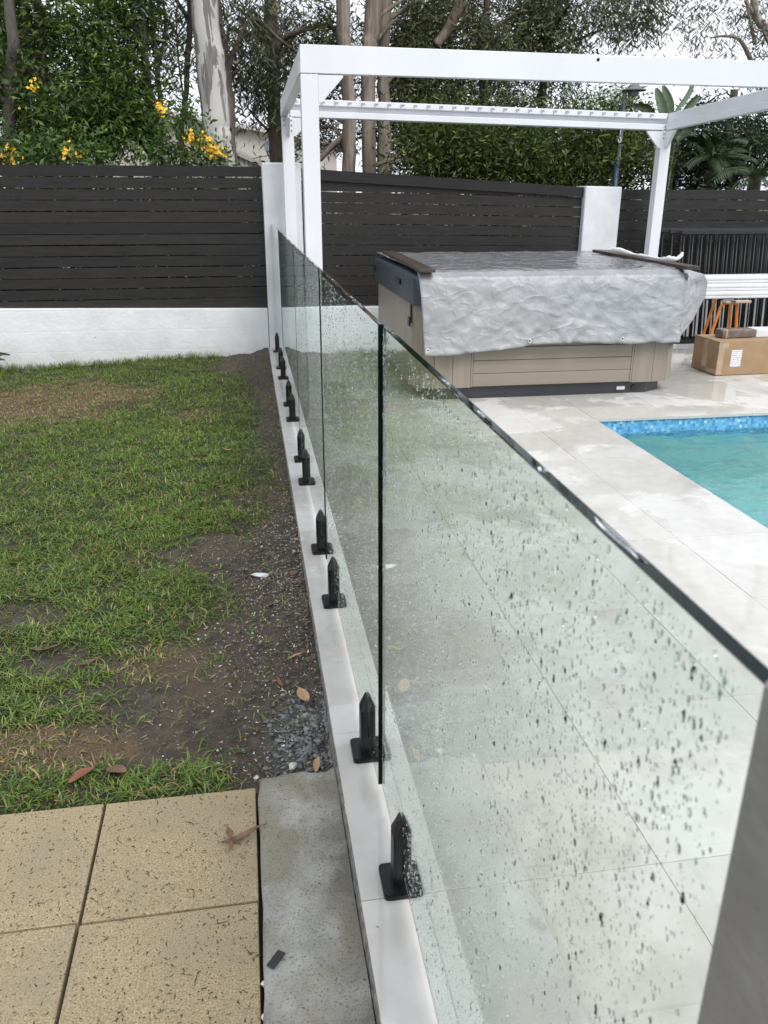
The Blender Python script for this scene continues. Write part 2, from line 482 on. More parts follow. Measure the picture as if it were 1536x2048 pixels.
# spa
MAT['spa_panel'] = M('taupe_cabinet', (.232, .200, .155), (.270, .236, .186), 3, .45, bs=.12, bscale=26, bdist=.003, stretch=(.15, .15, 6))
MAT['spa_corner'] = M('taupe_cabinet_upright', (.232, .200, .155), (.270, .236, .186), 3, .45, bs=.12, bscale=26, bdist=.003, stretch=(5, 5, .2))
MAT['spa_cover'] = M('slate_blue_vinyl', (.030, .040, .052), (.042, .054, .068), 8, .38, bs=.15, bscale=18, bdist=.006)
MAT['spa_base'] = M('charcoal_plastic', (.022, .025, .029), (.03, .033, .037), 8, .4)
MAT['badge'] = M('silver_badge', (.55, .56, .56), (.65, .66, .66), 60, .3, metal=.4)
# tarp
m, n, l, b, o = mat_new('silver_tarpaulin'); v = posn(n, l)
t = noise(n, l, v, 5, 6, .65, .5); t2 = noise(n, l, v, 2.2, 4, .6)
c = ramp(n, l, t.outputs['Fac'], [(.3, (.285, .29, .30)), (.7, (.37, .375, .385))])
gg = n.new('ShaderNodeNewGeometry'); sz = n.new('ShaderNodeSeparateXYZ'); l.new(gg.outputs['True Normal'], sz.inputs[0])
wet_refl = ramp(n, l, sz.outputs['Z'], [(.75, 0.0), (.95, 1.0)])
c = mixc(n, l, wet_refl.outputs[0], c.outputs[0], mixc(n, l, 1.0, c.outputs[0], (.62, .62, .63), 'MULTIPLY').outputs[0])  # upward faces wet; dark reflection of trees and fence put into their colour
l.new(c.outputs[0], b.inputs['Base Color']); b.inputs['Metallic'].default_value = 0.0
dryr = ramp(n, l, t2.outputs['Fac'], [(.35, .38), (.65, .5)])
l.new(mixc(n, l, wet_refl.outputs[0], dryr.outputs[0], (.12, .12, .12)).outputs[0], b.inputs['Roughness'])
rg = noise(n, l, posn(n, l, (1, 1, 1.5), (.3, .5, .2)), 5.2, 2, .45, .4)
ab = n.new('ShaderNodeMath'); ab.operation = 'SUBTRACT'; l.new(rg.outputs['Fac'], ab.inputs[0]); ab.inputs[1].default_value = .5
ab1 = n.new('ShaderNodeMath'); ab1.operation = 'ABSOLUTE'; l.new(ab.outputs[0], ab1.inputs[0])
ab2 = n.new('ShaderNodeMath'); ab2.operation = 'POWER'; ab2.inputs[1].default_value = .7; l.new(ab1.outputs[0], ab2.inputs[0])
wv = noise(n, l, v, 42, 3, .6, .6)
ad = n.new('ShaderNodeMath'); ad.operation = 'MULTIPLY_ADD'; l.new(wv.outputs['Fac'], ad.inputs[0]); ad.inputs[1].default_value = .06; l.new(ab2.outputs[0], ad.inputs[2])
r2 = noise(n, l, posn(n, l, (1.2, 1, .8), (.1, .7, .4)), 13, 2, .45, .6)
s2_ = n.new('ShaderNodeMath'); s2_.operation = 'SUBTRACT'; l.new(r2.outputs['Fac'], s2_.inputs[0]); s2_.inputs[1].default_value = .5
s3_ = n.new('ShaderNodeMath'); s3_.operation = 'ABSOLUTE'; l.new(s2_.outputs[0], s3_.inputs[0])
s4_ = n.new('ShaderNodeMath'); s4_.operation = 'MULTIPLY_ADD'; l.new(s3_.outputs[0], s4_.inputs[0]); s4_.inputs[1].default_value = .5; l.new(ad.outputs[0], s4_.inputs[2])
s5_ = n.new('ShaderNodeMath'); s5_.operation = 'MULTIPLY'; s5_.inputs[1].default_value = -1.0; l.new(s4_.outputs[0], s5_.inputs[0])
bump(n, l, b, s5_.outputs[0], .62, .034)
MAT['tarp'] = m
MAT['eyelet'] = M('eyelet_metal', (.7, .7, .7), None, rough=.3, metal=.7)
MAT['cardboard'] = M('cardboard', (.30, .195, .105), (.37, .245, .14), 5, .75, bs=.1, bscale=40)
MAT['tape'] = M('brown_packing_tape', (.40, .29, .19), (.46, .35, .25), 14, .2, bs=.2, bscale=30)
MAT['wrap'] = M('wrapped_brown_parcel', (.13, .10, .085), (.21, .165, .14), 16, .22, bs=.5, bscale=26, bdist=.006)
MAT['orange'] = M('orange_enamel', (.68, .19, .02), (.76, .24, .03), 14, .35)
MAT['black_plastic'] = M('black_plastic', (.008, .008, .009), (.014, .014, .015), 20, .4)
m, n, l, b, o = mat_new('printed_label'); v = posn(n, l)
sx = n.new('ShaderNodeSeparateXYZ'); l.new(v, sx.inputs[0])
wv = n.new('ShaderNodeMath'); wv.operation = 'FRACT'; ml = n.new('ShaderNodeMath'); ml.operation = 'MULTIPLY'; ml.inputs[1].default_value = 62
l.new(sx.outputs['Z'], ml.inputs[0]); l.new(ml.outputs[0], wv.inputs[0])
nn = noise(n, l, posn(n, l, (220, 1, 62)), 1, 1)
a1 = n.new('ShaderNodeMath'); a1.operation = 'GREATER_THAN'; a1.inputs[1].default_value = .62; l.new(wv.outputs[0], a1.inputs[0])
a2 = n.new('ShaderNodeMath'); a2.operation = 'GREATER_THAN'; a2.inputs[1].default_value = .47; l.new(nn.outputs['Fac'], a2.inputs[0])
a3 = n.new('ShaderNodeMath'); a3.operation = 'MULTIPLY'; l.new(a1.outputs[0], a3.inputs[0]); l.new(a2.outputs[0], a3.inputs[1])
l.new(mixc(n, l, a3.outputs[0], (.72, .72, .74), (.30, .30, .34)).outputs[0], b.inputs['Base Color']); b.inputs['Roughness'].default_value = .5
MAT['label'] = m
MAT['shed_wall'] = M('cream_cladding', (.52, .49, .44), (.56, .53, .48), 2, .6)
MAT['shed_trim'] = M('pale_trim', (.50, .48, .45), None, rough=.5)
MAT['lamp_grey'] = M('grey_green_enamel', (.10, .12, .12), (.13, .15, .15), 6, .4)
MAT['lamp_blue'] = M('dark_blue_enamel', (.02, .035, .075), (.03, .045, .09), 6, .4)
MAT['dish'] = M('grey_dish', (.17, .20, .25), (.22, .25, .30), 6, .45)
MAT['stone'] = M('pale_stone', (.40, .38, .33), (.55, .53, .48), 30, .8, bs=.4, bscale=60)
MAT['chip'] = M('white_chip', (.36, .34, .30), (.70, .68, .63), 9, .7)
MAT['rubble'] = M('soil_clod', (.040, .032, .025), (.15, .132, .11), 40, .85, bs=.5, bscale=90)
MAT['grey_gravel'] = M('grey_mortar_gravel', (.07, .072, .073), (.24, .245, .245), 45, .8, bs=.5, bscale=90)
MAT['brownleaf'] = M('dry_brown_leaf', (.085, .045, .025), (.17, .095, .05), 25, .6, bs=.3, bscale=60)
MAT['redleaf'] = M('dry_red_leaf', (.14, .05, .028), (.22, .085, .045), 25, .55, bs=.3, bscale=60)
MAT['tanleaf'] = M('dry_tan_leaf', (.33, .20, .10), (.44, .29, .16), 25, .6, bs=.3, bscale=60)
MAT['paper'] = M('crumpled_white_paper', (.55, .56, .58), (.72, .72, .73), 25, .6, bs=.5, bscale=60)
MAT['string'] = M('white_cord', (.7, .7, .7), None, rough=.6)
MAT['dark'] = M('dark_gap', (.006, .006, .006), None, rough=.9)

# ------------------------------------------------------------------ ground: one sheet, finely modelled where the lawn is
def width_bare(y):
    return np.interp(y, [1.8, 2.0, 2.2, 2.5, 2.75, 2.95, 3.1, 3.3, 3.5, 3.75, 3.95, 4.3, 5.1, 5.7, 6.4, 7.0, 7.3, 7.7, 8.1, 8.4],
                     [.62, .60, .72, .68, .60, .44, .36, .50, .60, .50, .20, .13, .17, .24, .22, .28, .34, .50, .66, .62])
def masks(x, y):
    x = np.asarray(x, float); y = np.asarray(y, float)
    n1 = VN.f(x * 3.1 + 9, y * 3.1, 4); n2 = VN.f(x * 9 + 40, y * 9 + 3, 3)
    e = -.105 - x
    wb = width_bare(y) * (.62 + .75 * n1) + (n2 - .5) * .22
    bare = np.clip((wb - e) / .34 + .5 + (VN.f(x * 26, y * 26, 2) - .5) * .9, 0, 1)
    def blob(cx, cy, rx, ry, k=1.0):
        d = ((x - cx) / rx) ** 2 + ((y - cy) / ry) ** 2 + (n2 - .5) * 1.3
        return np.clip((1.1 - d) * 1.6, 0, 1) * k
    bare = np.maximum(bare, blob(-1.0, 2.66, .14, .12, .9))
    bare = np.maximum(bare, blob(-1.22, 3.02, .17, .12, .9))
    bare = np.maximum(bare, blob(-.80, 3.5, .12, .12, .5))
    mulch = np.maximum(blob(-.98, 2.14, .36, .13), blob(-.66, 2.62, .2, .16, .6))
    fringe = np.clip((2.03 + (n1 - .5) * .12 - y) / .05, 0, 1) * np.clip((e - .26) / .08, 0, 1)
    bare = np.clip(bare - fringe * .9, 0, 1)
    patches = np.clip((VN.f(x * 1.3 + 70, y * 1.3 + 20, 4) - .62) * 5, 0, .5)
    dry = np.maximum(blob(-2.0, 6.95, 1.0, .78), blob(-3.2, 6.7, .9, .9, .8))
    dry = np.maximum(dry, patches)
    grey = np.clip(blob(-.17, 2.06, .15, .22) * 1.2, 0, 1)
    return bare, np.clip(dry, 0, 1), np.clip(mulch, 0, 1), grey
def ground_z(x, y):
    x = np.asarray(x, float); y = np.asarray(y, float)
    z = -.085 - .035 * np.clip(-x - .4, 0, 3) * np.clip((y - 3) / 5, 0, 1)
    z = z + np.clip((y - 7.4) / 1.0, 0, 1) * np.clip(1 + x * 1.3, 0, 1) * .05
    bare, dry, mulch, grey = masks(x, y)
    z = z + (VN.f(x * 2.2, y * 2.2, 3) - .5) * .05 + (VN.f(x * 11, y * 11, 3) - .5) * .026 * (.4 + bare) + (VN.f(x * 40, y * 40, 3) - .5) * .017 * (.2 + bare)
    z = z - .02 * bare * np.clip((-.2 - x) / .12, 0, 1) + .042 * np.clip((x + .26) / .15, 0, 1) * np.clip((y - 2.0) / .15, 0, 1)
    lip = np.clip((1.98 - y) / .14, 0, 1)
    z = z * (1 - lip) + np.minimum(z, -.092) * lip
    return z

GX = np.concatenate([np.arange(-6.0, -3.4, .13), np.arange(-3.4, -1.5, .03), np.arange(-1.5, -.105, .0155), [-.1045]])
GY = np.concatenate([np.arange(1.855, 4.2, .0155), np.arange(4.2, 8.6, .028), [8.62]])
XX, YY = np.meshgrid(GX, GY, indexing='ij')
ZZ = ground_z(XX, YY)
verts = np.stack([XX.ravel(), YY.ravel(), ZZ.ravel()], 1)
ny = len(GY)
I, J = np.meshgrid(np.arange(len(GX) - 1), np.arange(ny - 1), indexing='ij')
a = (I * ny + J).ravel()
faces = np.stack([a, a + ny, a + ny + 1, a + 1], 1)
base = len(verts)
BIG = 1500.0
outer = [(-BIG, -BIG, -.2), (BIG, -BIG, -.2), (BIG, BIG, -.2), (-BIG, BIG, -.2),
         (-6, -3, -.2), (9, -3, -.2), (9, 8.62, -.2), (-6, 8.62, -.2), (-.1045, -3, -.2), (-.1045, 1.855, -.2), (-6, 1.855, -.2)]
verts = np.vstack([verts, np.array(outer)])
of = np.array([(0, 1, 5, 4), (1, 2, 6, 5), (2, 3, 7, 6), (3, 0, 4, 7), (4, 8, 9, 10)]) + base
me = npmesh('ground', verts, np.vstack([faces, of]), True)
ca = me.color_attributes.new('turf', 'FLOAT_COLOR', 'POINT')
bare, dry, mulch, grey = masks(verts[:, 0], verts[:, 1])
colr = np.zeros((len(verts), 4), np.float32); colr[:, 0] = 1 - bare; colr[:, 1] = np.maximum(dry * .5 * (1 - bare), mulch * .6); colr[:, 2] = grey * .8; colr[:, 3] = 1
colr[base:, :3] = (1, 0, 0)
ca.data.foreach_set('color', colr.ravel())
g = obj('ground', me, None, MAT['soil'])
tag(g, 'dark bare soil and turf ground of the yard', 'ground', kind='structure')

# grass blades: nobody could count them
def make_grass():
    P = []
    for (x0, x1, y0, y1, dens) in [(-1.9, -.11, 1.87, 4.2, 21000), (-2.6, -.11, 4.2, 6.2, 15000), (-3.4, -.11, 6.2, 8.53, 10500), (-4.6, -1.9, 1.87, 6.2, 2500), (-5.6, -3.4, 6.2, 8.53, 2500)]:
        k = int((x1 - x0) * (y1 - y0) * dens)
        P.append(np.stack([rng.uniform(x0, x1, k), rng.uniform(y0, y1, k)], 1))
    P = np.vstack(P)
    bare, dry, mulch, grey = masks(P[:, 0], P[:, 1])
    clump = VN.f(P[:, 0] * 16, P[:, 1] * 16, 2)
    keep = rng.random(len(P)) < np.clip((1 - bare * .985) * (1 - .55 * mulch) * np.clip((clump - .22) * 2.6, .15, 1), 0, 1)
    keep |= (rng.random(len(P)) < .012)
    P = P[keep]; bare = bare[keep]; dry = np.maximum(dry, mulch * .8)[keep]; clump = clump[keep]
    k = len(P)
    z = ground_z(P[:, 0], P[:, 1]) - .004
    edge = np.clip((P[:, 1] - 8.25) / .2, 0, 1)
    L = rng.uniform(.022, .066, k) * (1 - .35 * dry) * (.75 + .5 * clump) + edge * rng.uniform(0, .06, k)
    Wd = rng.uniform(.0024, .0052, k)
    az = rng.uniform(0, 2 * np.pi, k); lean = rng.uniform(.75, 1.56, k) * (1 - .5 * edge)
    d = np.stack([np.cos(az), np.sin(az)], 1); s = np.stack([-np.sin(az), np.cos(az)], 1)
    p0 = np.column_stack([P, z])
    def pt(t, bend):
        h = L * t
        hor = h * np.sin(lean * bend); ver = h * np.cos(lean * bend)
        return p0 + np.column_stack([d * hor[:, None], ver])
    m1 = pt(.5, .75); tip = pt(1, 1.15)
    tip[:, 2] = np.maximum(tip[:, 2], z + .006)
    sw = np.column_stack([s * (Wd / 2)[:, None], np.zeros(k)])
    V = np.stack([p0 - sw * .7, p0 + sw * .7, m1 - sw, m1 + sw, tip], 1).reshape(-1, 3)
    b = (np.arange(k) * 5)[:, None]
    F = np.concatenate([b + [0, 1, 3], b + [0, 3, 2], b + [2, 3, 4]], 1).reshape(-1, 3)
    me = npmesh('grass', V, F, False)
    g1 = np.array([.104, .182, .028]); g2 = np.array([.205, .280, .052]); g3 = np.array([.042, .084, .014]); dr = np.array([.44, .34, .18]); br = np.array([.24, .15, .075])
    t = rng.random((k, 1)); u = rng.random((k, 1)); big = VN.f(P[:, 0] * 1.1 + 5, P[:, 1] * 1.1 + 8, 3)[:, None]
    col = g1 * (1 - t) + g2 * t
    col = np.where(u < .30, g3 * (.6 + .8 * t), col)
    col = col * (.72 + .56 * big)
    isdry = rng.random((k, 1)) < np.clip(dry[:, None] * .62 + .09, 0, 1)
    col = np.where(isdry, np.where(rng.random((k, 1)) < .6, dr * (.6 + .6 * t), br * (.6 + .8 * t)), col)
    a = me.color_attributes.new('tint', 'FLOAT_COLOR', 'POINT')
    c = np.ones((k, 5, 4), np.float32); c[:, :, :3] = col[:, None, :]
    a.data.foreach_set('color', c.ravel())
    return tag(obj('grass', me, None, MAT['blade']), 'short patchy green lawn grass beside the tiled edge', 'grass', kind='stuff')
make_grass()

# ------------------------------------------------------------------ deck: base slab, grout bed and single tiles
POOL_X0, POOL_X1, POOL_Y0, POOL_Y1 = 2.06, 6.1, -1.2, 5.25
DECK_X1, DECK_Y0, DECK_Y1 = 7.6, -1.064, 8.548
deck = thing('deck', (0, 3, 0), 'pale stone tiled pool deck, wet in patches', 'deck', kind='structure')
parts = []
bm = bmesh.new()
for (x0, x1, y0, y1) in [(-.098, POOL_X0 - .004, DECK_Y0, DECK_Y1), (POOL_X0 - .004, DECK_X1, POOL_Y1 + .004, DECK_Y1)]:
    bm_box(bm, ((x0 + x1) / 2, (y0 + y1) / 2, -.2 - .002), (x1 - x0, y1 - y0, .4 - .012))
obj('grout_bed', from_bm('grout_bed', bm), deck, MAT['grout'])
# ragged mortar edge below the tiles along the soil
mv = []; mf = []
ys = np.arange(DECK_Y0, 8.5, .02)
for i, yy in enumerate(ys):
    r0 = rng.normal(0, 1); big_ = max(0, VN.n(np.array([yy * 6.3]), np.array([3.3]))[0] - .5)
    outx = -.1015 - .0015 - .05 * max(0, big_ - .22) * (1 if yy > 1.95 else .1) - .0015 * abs(r0)
    mv += [(-.0985, yy, -.021), (outx * .5 - .05, yy, -.022 - .006 * abs(r0)), (outx, yy, -.05 - .01 * rng.random()), (outx - .01 * rng.random(), yy, -.14)]
for i in range(len(ys) - 1):
    for k in range(3):
        mf.append((i * 4 + k, i * 4 + k + 1, i * 4 + k + 5, i * 4 + k + 4))
obj('mortar_edge', pyd('mortar_edge', mv, mf), deck, MAT['mortar'])
tile_cache = {}
def tile(x0, x1, y0, y1):
    gap = .0019
    w_, h_ = round(x1 - x0 - gap, 4), round(y1 - y0 - gap, 4)
    if w_ < .03 or h_ < .03: return
    if (w_, h_) not in tile_cache:
        me = box_me('tile', (w_, h_, .02), .0005); me.materials.append(MAT['tile']); tile_cache[(w_, h_)] = me
    obj('tile', tile_cache[(w_, h_)], deck, None, loc=((x0 + x1) / 2, (y0 + y1) / 2, -.010 + rng.normal(0, .0004)), rot=(rng.normal(0, .0007), rng.normal(0, .0007), 0))
TY = [1.356 + .605 * k for k in range(-4, 12)] + [DECK_Y1]
TXL = [-.1015, .052, .61, 1.15, 1.592, POOL_X0 + .012]
for i in range(len(TXL) - 1):
    for j in range(len(TY) - 1):
        tile(TXL[i], TXL[i + 1], TY[j], TY[j + 1])
TXR = [POOL_X0 + .012, 2.66, 3.265, 3.87, 4.475, 5.08, 5.685, 6.29, 6.895, 7.5]
TYR = [POOL_Y1 - .012] + [y for y in TY if y > POOL_Y1 + .05]
for i in range(len(TXR) - 1):
    for j in range(len(TYR) - 1):
        tile(TXR[i], TXR[i + 1], TYR[j], TYR[j + 1])

# ------------------------------------------------------------------ pool
pool = thing('pool', (4, 2, -.1), 'swimming pool with blue mosaic waterline band', 'pool', kind='structure')
def quad(name, pts, mat, parent): return obj(name, pyd(name, pts, [(0, 1, 2, 3)]), parent, mat)
zt, zm, zb = -.0215, -.235, -1.25
x0, x1, y0, y1 = POOL_X0, POOL_X1, POOL_Y0, POOL_Y1
def ringwall(name, za, zc, mat):
    v = [(x0, y0, za), (x1, y0, za), (x1, y1, za), (x0, y1, za), (x0, y0, zc), (x1, y0, zc), (x1, y1, zc), (x0, y1, zc)]
    return obj(name, pyd(name, v, [(0, 1, 5, 4), (1, 2, 6, 5), (2, 3, 7, 6), (3, 0, 4, 7)]), pool, mat)
ringwall('mosaic_band', zt, zm, MAT['mosaic'])
ringwall('pool_wall', zm, zb, MAT['pool_plaster'])
quad('pool_floor', [(x0, y0, zb), (x1, y0, zb), (x1, y1, zb), (x0, y1, zb)], MAT['pool_plaster'], pool)
wx = np.linspace(x0 + .001, x1 - .001, 150); wy = np.linspace(y0 + .001, y1 - .001, 240)
WX, WYY = np.meshgrid(wx, wy, indexing='ij')
WZ = -.118 + (VN.f(WX * 3.6 + WYY * .8, WYY * 5.2, 2) - .5) * .050 + (VN.f(WX * 9 + 3, WYY * 13, 2) - .5) * .020
I, J = np.meshgrid(np.arange(149), np.arange(239), indexing='ij'); a = (I * 240 + J).ravel()
wobj = obj('water', npmesh('water', np.stack([WX.ravel(), WYY.ravel(), WZ.ravel()], 1), np.stack([a, a + 240, a + 241, a + 1], 1), True), None, MAT['water'])
tag(wobj, 'rippled turquoise pool water', 'water', kind='structure')

# ------------------------------------------------------------------ pavers and concrete strip
pav = thing('paving', (-1, 1, -.07), 'tan aggregate concrete paving slabs beside the lawn', 'paving', kind='structure')
bedme = pyd('bedding', [(-2.4, -1.2, -.1), (-.30, -1.2, -.1), (-.30, 1.865, -.1), (-2.4, 1.865, -.1)], [(0, 1, 2, 3)])
obj('bedding', bedme, pav, MAT['dark'])
pme = box_me('paver', (.3935, .3875, .045), .0035, 2); pme.materials.append(MAT['paver'])
for i in range(5):
    for j in range(8):
        xx = -.327 - .19675 - i * .4005; yy = 1.852 - .196 - j * .3945
        obj('paver', pme, pav, None, loc=(xx, yy, -.0925 + rng.normal(0, .0009)), rot=(rng.normal(0, .002), rng.normal(0, .002), .004 + rng.normal(0, .002)))
cx = np.linspace(-.3185, -.1065, 24); cyv = np.linspace(-1.2, 1.9, 200)
CX, CY = np.meshgrid(cx, cyv, indexing='ij')
CZ = -.056 + (VN.f(CX * 9, CY * 9, 3) - .5) * .01 + (VN.f(CX * 50, CY * 50, 2) - .5) * .003
CXX = CX.copy(); CYY = CY.copy()
CXX[0, :] += (VN.n(cyv * 14, cyv * 0 + 1) - .5) * .008
CYY[:, -1] += (VN.f(cx * 14, cx * 0 + 7, 3) - .5) * .09 + np.linspace(-.03, .02, len(cx))
CYY[:, -2] += (VN.f(cx * 14, cx * 0 + 7, 3) - .5) * .05
CZ[0, :] -= .006; CZ[:, -1] -= .022; CZ[:, -2] -= .008
cv = np.stack([CXX.ravel(), CYY.ravel(), CZ.ravel()], 1); nyc = len(cyv)
I, J = np.meshgrid(np.arange(len(cx) - 1), np.arange(nyc - 1), indexing='ij'); a = (I * nyc + J).ravel()
cf = np.stack([a, a + nyc, a + nyc + 1, a + 1], 1)
k0 = len(cv)
skl = np.stack([CXX[0, :], CYY[0, :], CZ[0, :] * 0 - .2], 1); skt = np.stack([CXX[:, -1], CYY[:, -1], CZ[:, -1] * 0 - .2], 1)
cv = np.vstack([cv, skl, skt])
j = np.arange(nyc - 1); i = np.arange(len(cx) - 1)
cf = np.vstack([cf, np.stack([j, j + 1, k0 + j + 1, k0 + j], 1), np.stack([i * nyc + nyc - 1, k0 + nyc + i, k0 + nyc + i + 1, (i + 1) * nyc + nyc - 1], 1)])
o = obj('concrete_path', npmesh('concrete_path', cv, cf, True), None, MAT['concrete'])
tag(o, 'stained grey concrete strip between pavers and tiled edge', 'path', kind='structure')

# ------------------------------------------------------------------ boundary wall, pillars, slat fences
WY = 8.55
def prism(name, pts_xz, y0, y1, mat, parent=None, bevel=0):
    bm = bmesh.new()
    a = [bm.verts.new((x, y0, z)) for x, z in pts_xz]; b_ = [bm.verts.new((x, y1, z)) for x, z in pts_xz]
    k = len(a)
    bm.faces.new(a); bm.faces.new(b_[::-1])
    for i in range(k): bm.faces.new((a[i], b_[i], b_[(i + 1) % k], a[(i + 1) % k]))
    bmesh.ops.recalc_face_normals(bm, faces=bm.faces)
    if bevel: bmesh.ops.bevel(bm, geom=list(bm.edges), offset=bevel, segments=1, affect='EDGES')
    return obj(name, from_bm(name, bm), parent, mat)
w = prism('block_wall', [(-7, -.4), (-.09, -.4), (-.09, .388), (-2.65, .430), (-7, .47)], WY, WY + .2, MAT['render_white'], None, .006)
tag(w, 'low white painted block wall behind the lawn', 'wall')
w = prism('block_wall', [(.300, -.4), (3.190, -.4), (3.190, .380), (.300, .388)], WY, WY + .2, MAT['render_white'], None, .006)
tag(w, 'low white painted block wall between the two white pillars', 'wall')
w = prism('block_wall', [(3.590, -.4), (8.5, -.4), (8.5, .375), (3.590, .38)], WY, WY + .2, MAT['render_white'], None, .006)
tag(w, 'low white painted block wall behind the stacked black fence panels', 'wall')
w = prism('pillar', [(-.085, -.4), (.295, -.4), (.290, 1.752), (-.082, 1.750)], WY - .03, WY + .27, MAT['pillar_white'], None, .008)
tag(w, 'white rendered pillar where the glass fence meets the slat fence', 'pillar')
w = prism('pillar', [(3.195, -.4), (3.585, -.4), (3.582, 1.548), (3.19, 1.556)], WY - .03, WY + .27, MAT['pillar_white'], None, .008)
tag(w, 'white rendered pillar behind the hot tub', 'pillar')
w = prism('pillar', [(-.016, -.3), (.22, -.3), (.22, 1.212), (-.016, 1.212)], .11, .333, MAT['render_grey'], None, .004)
tag(w, 'grey rendered pillar at the near end of the glass fence', 'pillar')

def slat_fence(label, x0, x1, zl, zr, nb, top=None, tilt=0.0, yb=WY + .045):
    root = thing('slat_fence', ((x0 + x1) / 2, yb, .4), label, 'fence')
    zs = np.linspace(0, 1, nb + 1)
    for k in range(nb):
        def zz(f, x):
            t = (x - x0) / (x1 - x0)
            lo = .394; hi = zl * (1 - t) + zr * t
            return lo + (hi - lo) * f
        jit = [rng.normal(0, .0022) for _ in range(4)]
        gapb = .0062 + .0025 * rng.random()
        xs = [x0, x1]; b0 = []
        segs = np.linspace(x0, x1, 9)
        bow = rng.normal(0, .0018, 9); bow2 = rng.normal(0, .0018, 9)
        V = []; F = []
        y_off = rng.normal(0, .0025)
        for q, xq in enumerate(segs):
            za = zz(zs[k], xq) + gapb / 2 + bow[q]; zc = zz(zs[k + 1], xq) - gapb / 2 + bow2[q]
            V += [(xq, yb + y_off, za), (xq, yb + y_off, zc), (xq, yb + .02 + y_off, zc), (xq, yb + .02 + y_off, za)]
        for q in range(8):
            for s in range(4):
                F.append((q * 4 + s, q * 4 + (s + 1) % 4, q * 4 + 4 + (s + 1) % 4, q * 4 + 4 + s))
        F += [(3, 2, 1, 0), (32, 33, 34, 35)]
        obj('slat', pyd('slat', V, F), root, MAT['fence'])
    if top:
        (za, zc, zd, ze) = top
        V = [(x0, yb - .026, za), (x1, yb - .026, zd), (x1, yb - .026, ze), (x0, yb - .026, zc), (x0, yb - .005, za), (x1, yb - .005, zd), (x1, yb - .005, ze), (x0, yb - .005, zc)]
        obj('slat', pyd('slat', V, [(0, 1, 2, 3), (5, 4, 7, 6), (4, 0, 3, 7), (1, 5, 6, 2), (3, 2, 6, 7), (4, 5, 1, 0)]), root, MAT['fence'])
    for xp in np.arange(x0 + .05, x1, 1.25 if not top else .95):
        box('fence_post', xp, xp + .065, yb + .0265, yb + .09, .385, min(zl, zr) - .06, MAT['fence'], root)
    return root
slat_fence('dark stained slat fence above the white wall behind the lawn', -6.8, -.088, 1.722, 1.721, 13)
slat_fence('dark slat fence with sloping top board behind the hot tub', .298, 3.188, 1.602, 1.545, 12, top=(1.606, 1.704, 1.450, 1.546))
slat_fence('dark slat fence behind the stacked black fence panels', 3.588, 8.3, 1.530, 1.515, 11)

# ------------------------------------------------------------------ glass fence
def glass_me(y0, y1, z0=.05, z1=1.2, t=.012):
    bm = bmesh.new(); bm_box(bm, (0, (y0 + y1) / 2, (z0 + z1) / 2), (t, y1 - y0, z1 - z0), bevel=.0014)
    me = from_bm('glass_pane', bm)
    me.materials.append(MAT['glass']); me.materials.append(MAT['glass_edge'])
    for p in me.polygons:
        if abs(p.normal.x) < .3: p.material_index = 1
    return me
def spigot_blade():
    """two rounded clamp halves with a slot for the glass, tops cut to a slope"""
    V = []; F = []
    for s in (-1, 1):
        prof = [(.0066, -.026), (.019, -.026), (.0255, -.019), (.028, 0), (.0255, .019), (.019, .026), (.0066, .026)]
        k = len(prof); o = len(V)
        for z, ins in ((.010, 1.0), (.148, 1.0), (.180, .42)):
            for (x, y) in prof:
                V.append((s * (.0066 + (x - .0066) * (ins if ins < 1 else 1)), y * (ins if ins < 1 else 1), z + (.010 * (1 - (x - .0066) / .0214) if ins < 1 else 0)))
        for r_ in range(2):
            for i in range(k):
                a = o + r_ * k + i; b_ = o + r_ * k + (i + 1) % k
                F.append((a, b_, b_ + k, a + k) if s > 0 else (b_, a, a + k, b_ + k))
        top = [o + 2 * k + i for i in range(k)]
        F.append(tuple(top) if s > 0 else tuple(top[::-1]))
    V += [(x, y, z) for z in (.010, .062) for x, y in ((-.0064, -.024), (.0064, -.024), (.0064, .024), (-.0064, .024))]
    q = len(V) - 8
    F += [(q, q + 1, q + 5, q + 4), (q + 1, q + 2, q + 6, q + 5), (q + 2, q + 3, q + 7, q + 6), (q + 3, q, q + 4, q + 7), (q + 4, q + 5, q + 6, q + 7)]
    return pyd('spigot', V, F)
def plate_me():
    bm = bmesh.new()
    vs = bm_box(bm, (0, 0, .0075), (.100, .100, .013))
    ve = [e for e in bm.edges if abs(e.verts[0].co.z - e.verts[1].co.z) > .005]
    bmesh.ops.bevel(bm, geom=ve, offset=.012, segments=4, affect='EDGES', profile=.5)
    te = [e for e in bm.edges if e.verts[0].co.z > .012 and e.verts[1].co.z > .012 and len(e.link_faces) == 2 and any(abs(f.normal.z) < .5 for f in e.link_faces)]
    bmesh.ops.bevel(bm, geom=te, offset=.0025, segments=2, affect='EDGES')
    return from_bm('base_plate', bm)
SP, PL = spigot_blade(), plate_me()
SP.materials.append(MAT['black_metal']); PL.materials.append(MAT['black_metal'])
PDX = [0.0, -.0085, -.0115, -.0125, -.0125, -.012]
joints = [.334, 1.664, 3.065, 4.70, 6.2, 7.5, 8.515]
spig = [[.62, 1.395], [1.868, 2.777], [3.278, 4.197, 4.609], [5.543, 5.988], [6.948, 7.40], [8.267]]
glabels = ['nearest glass fence panel, covered in large rain drops, meeting the grey pillar',
           'second glass fence panel from the grey pillar, between the two widest black joints',
           'third glass fence panel from the grey pillar, beyond the thin second joint',
           'fourth glass fence panel from the grey pillar, level with the front pergola post',
           'fifth glass fence panel from the grey pillar, next to last before the white wall',
           'farthest glass fence panel, ending at the white pillar']
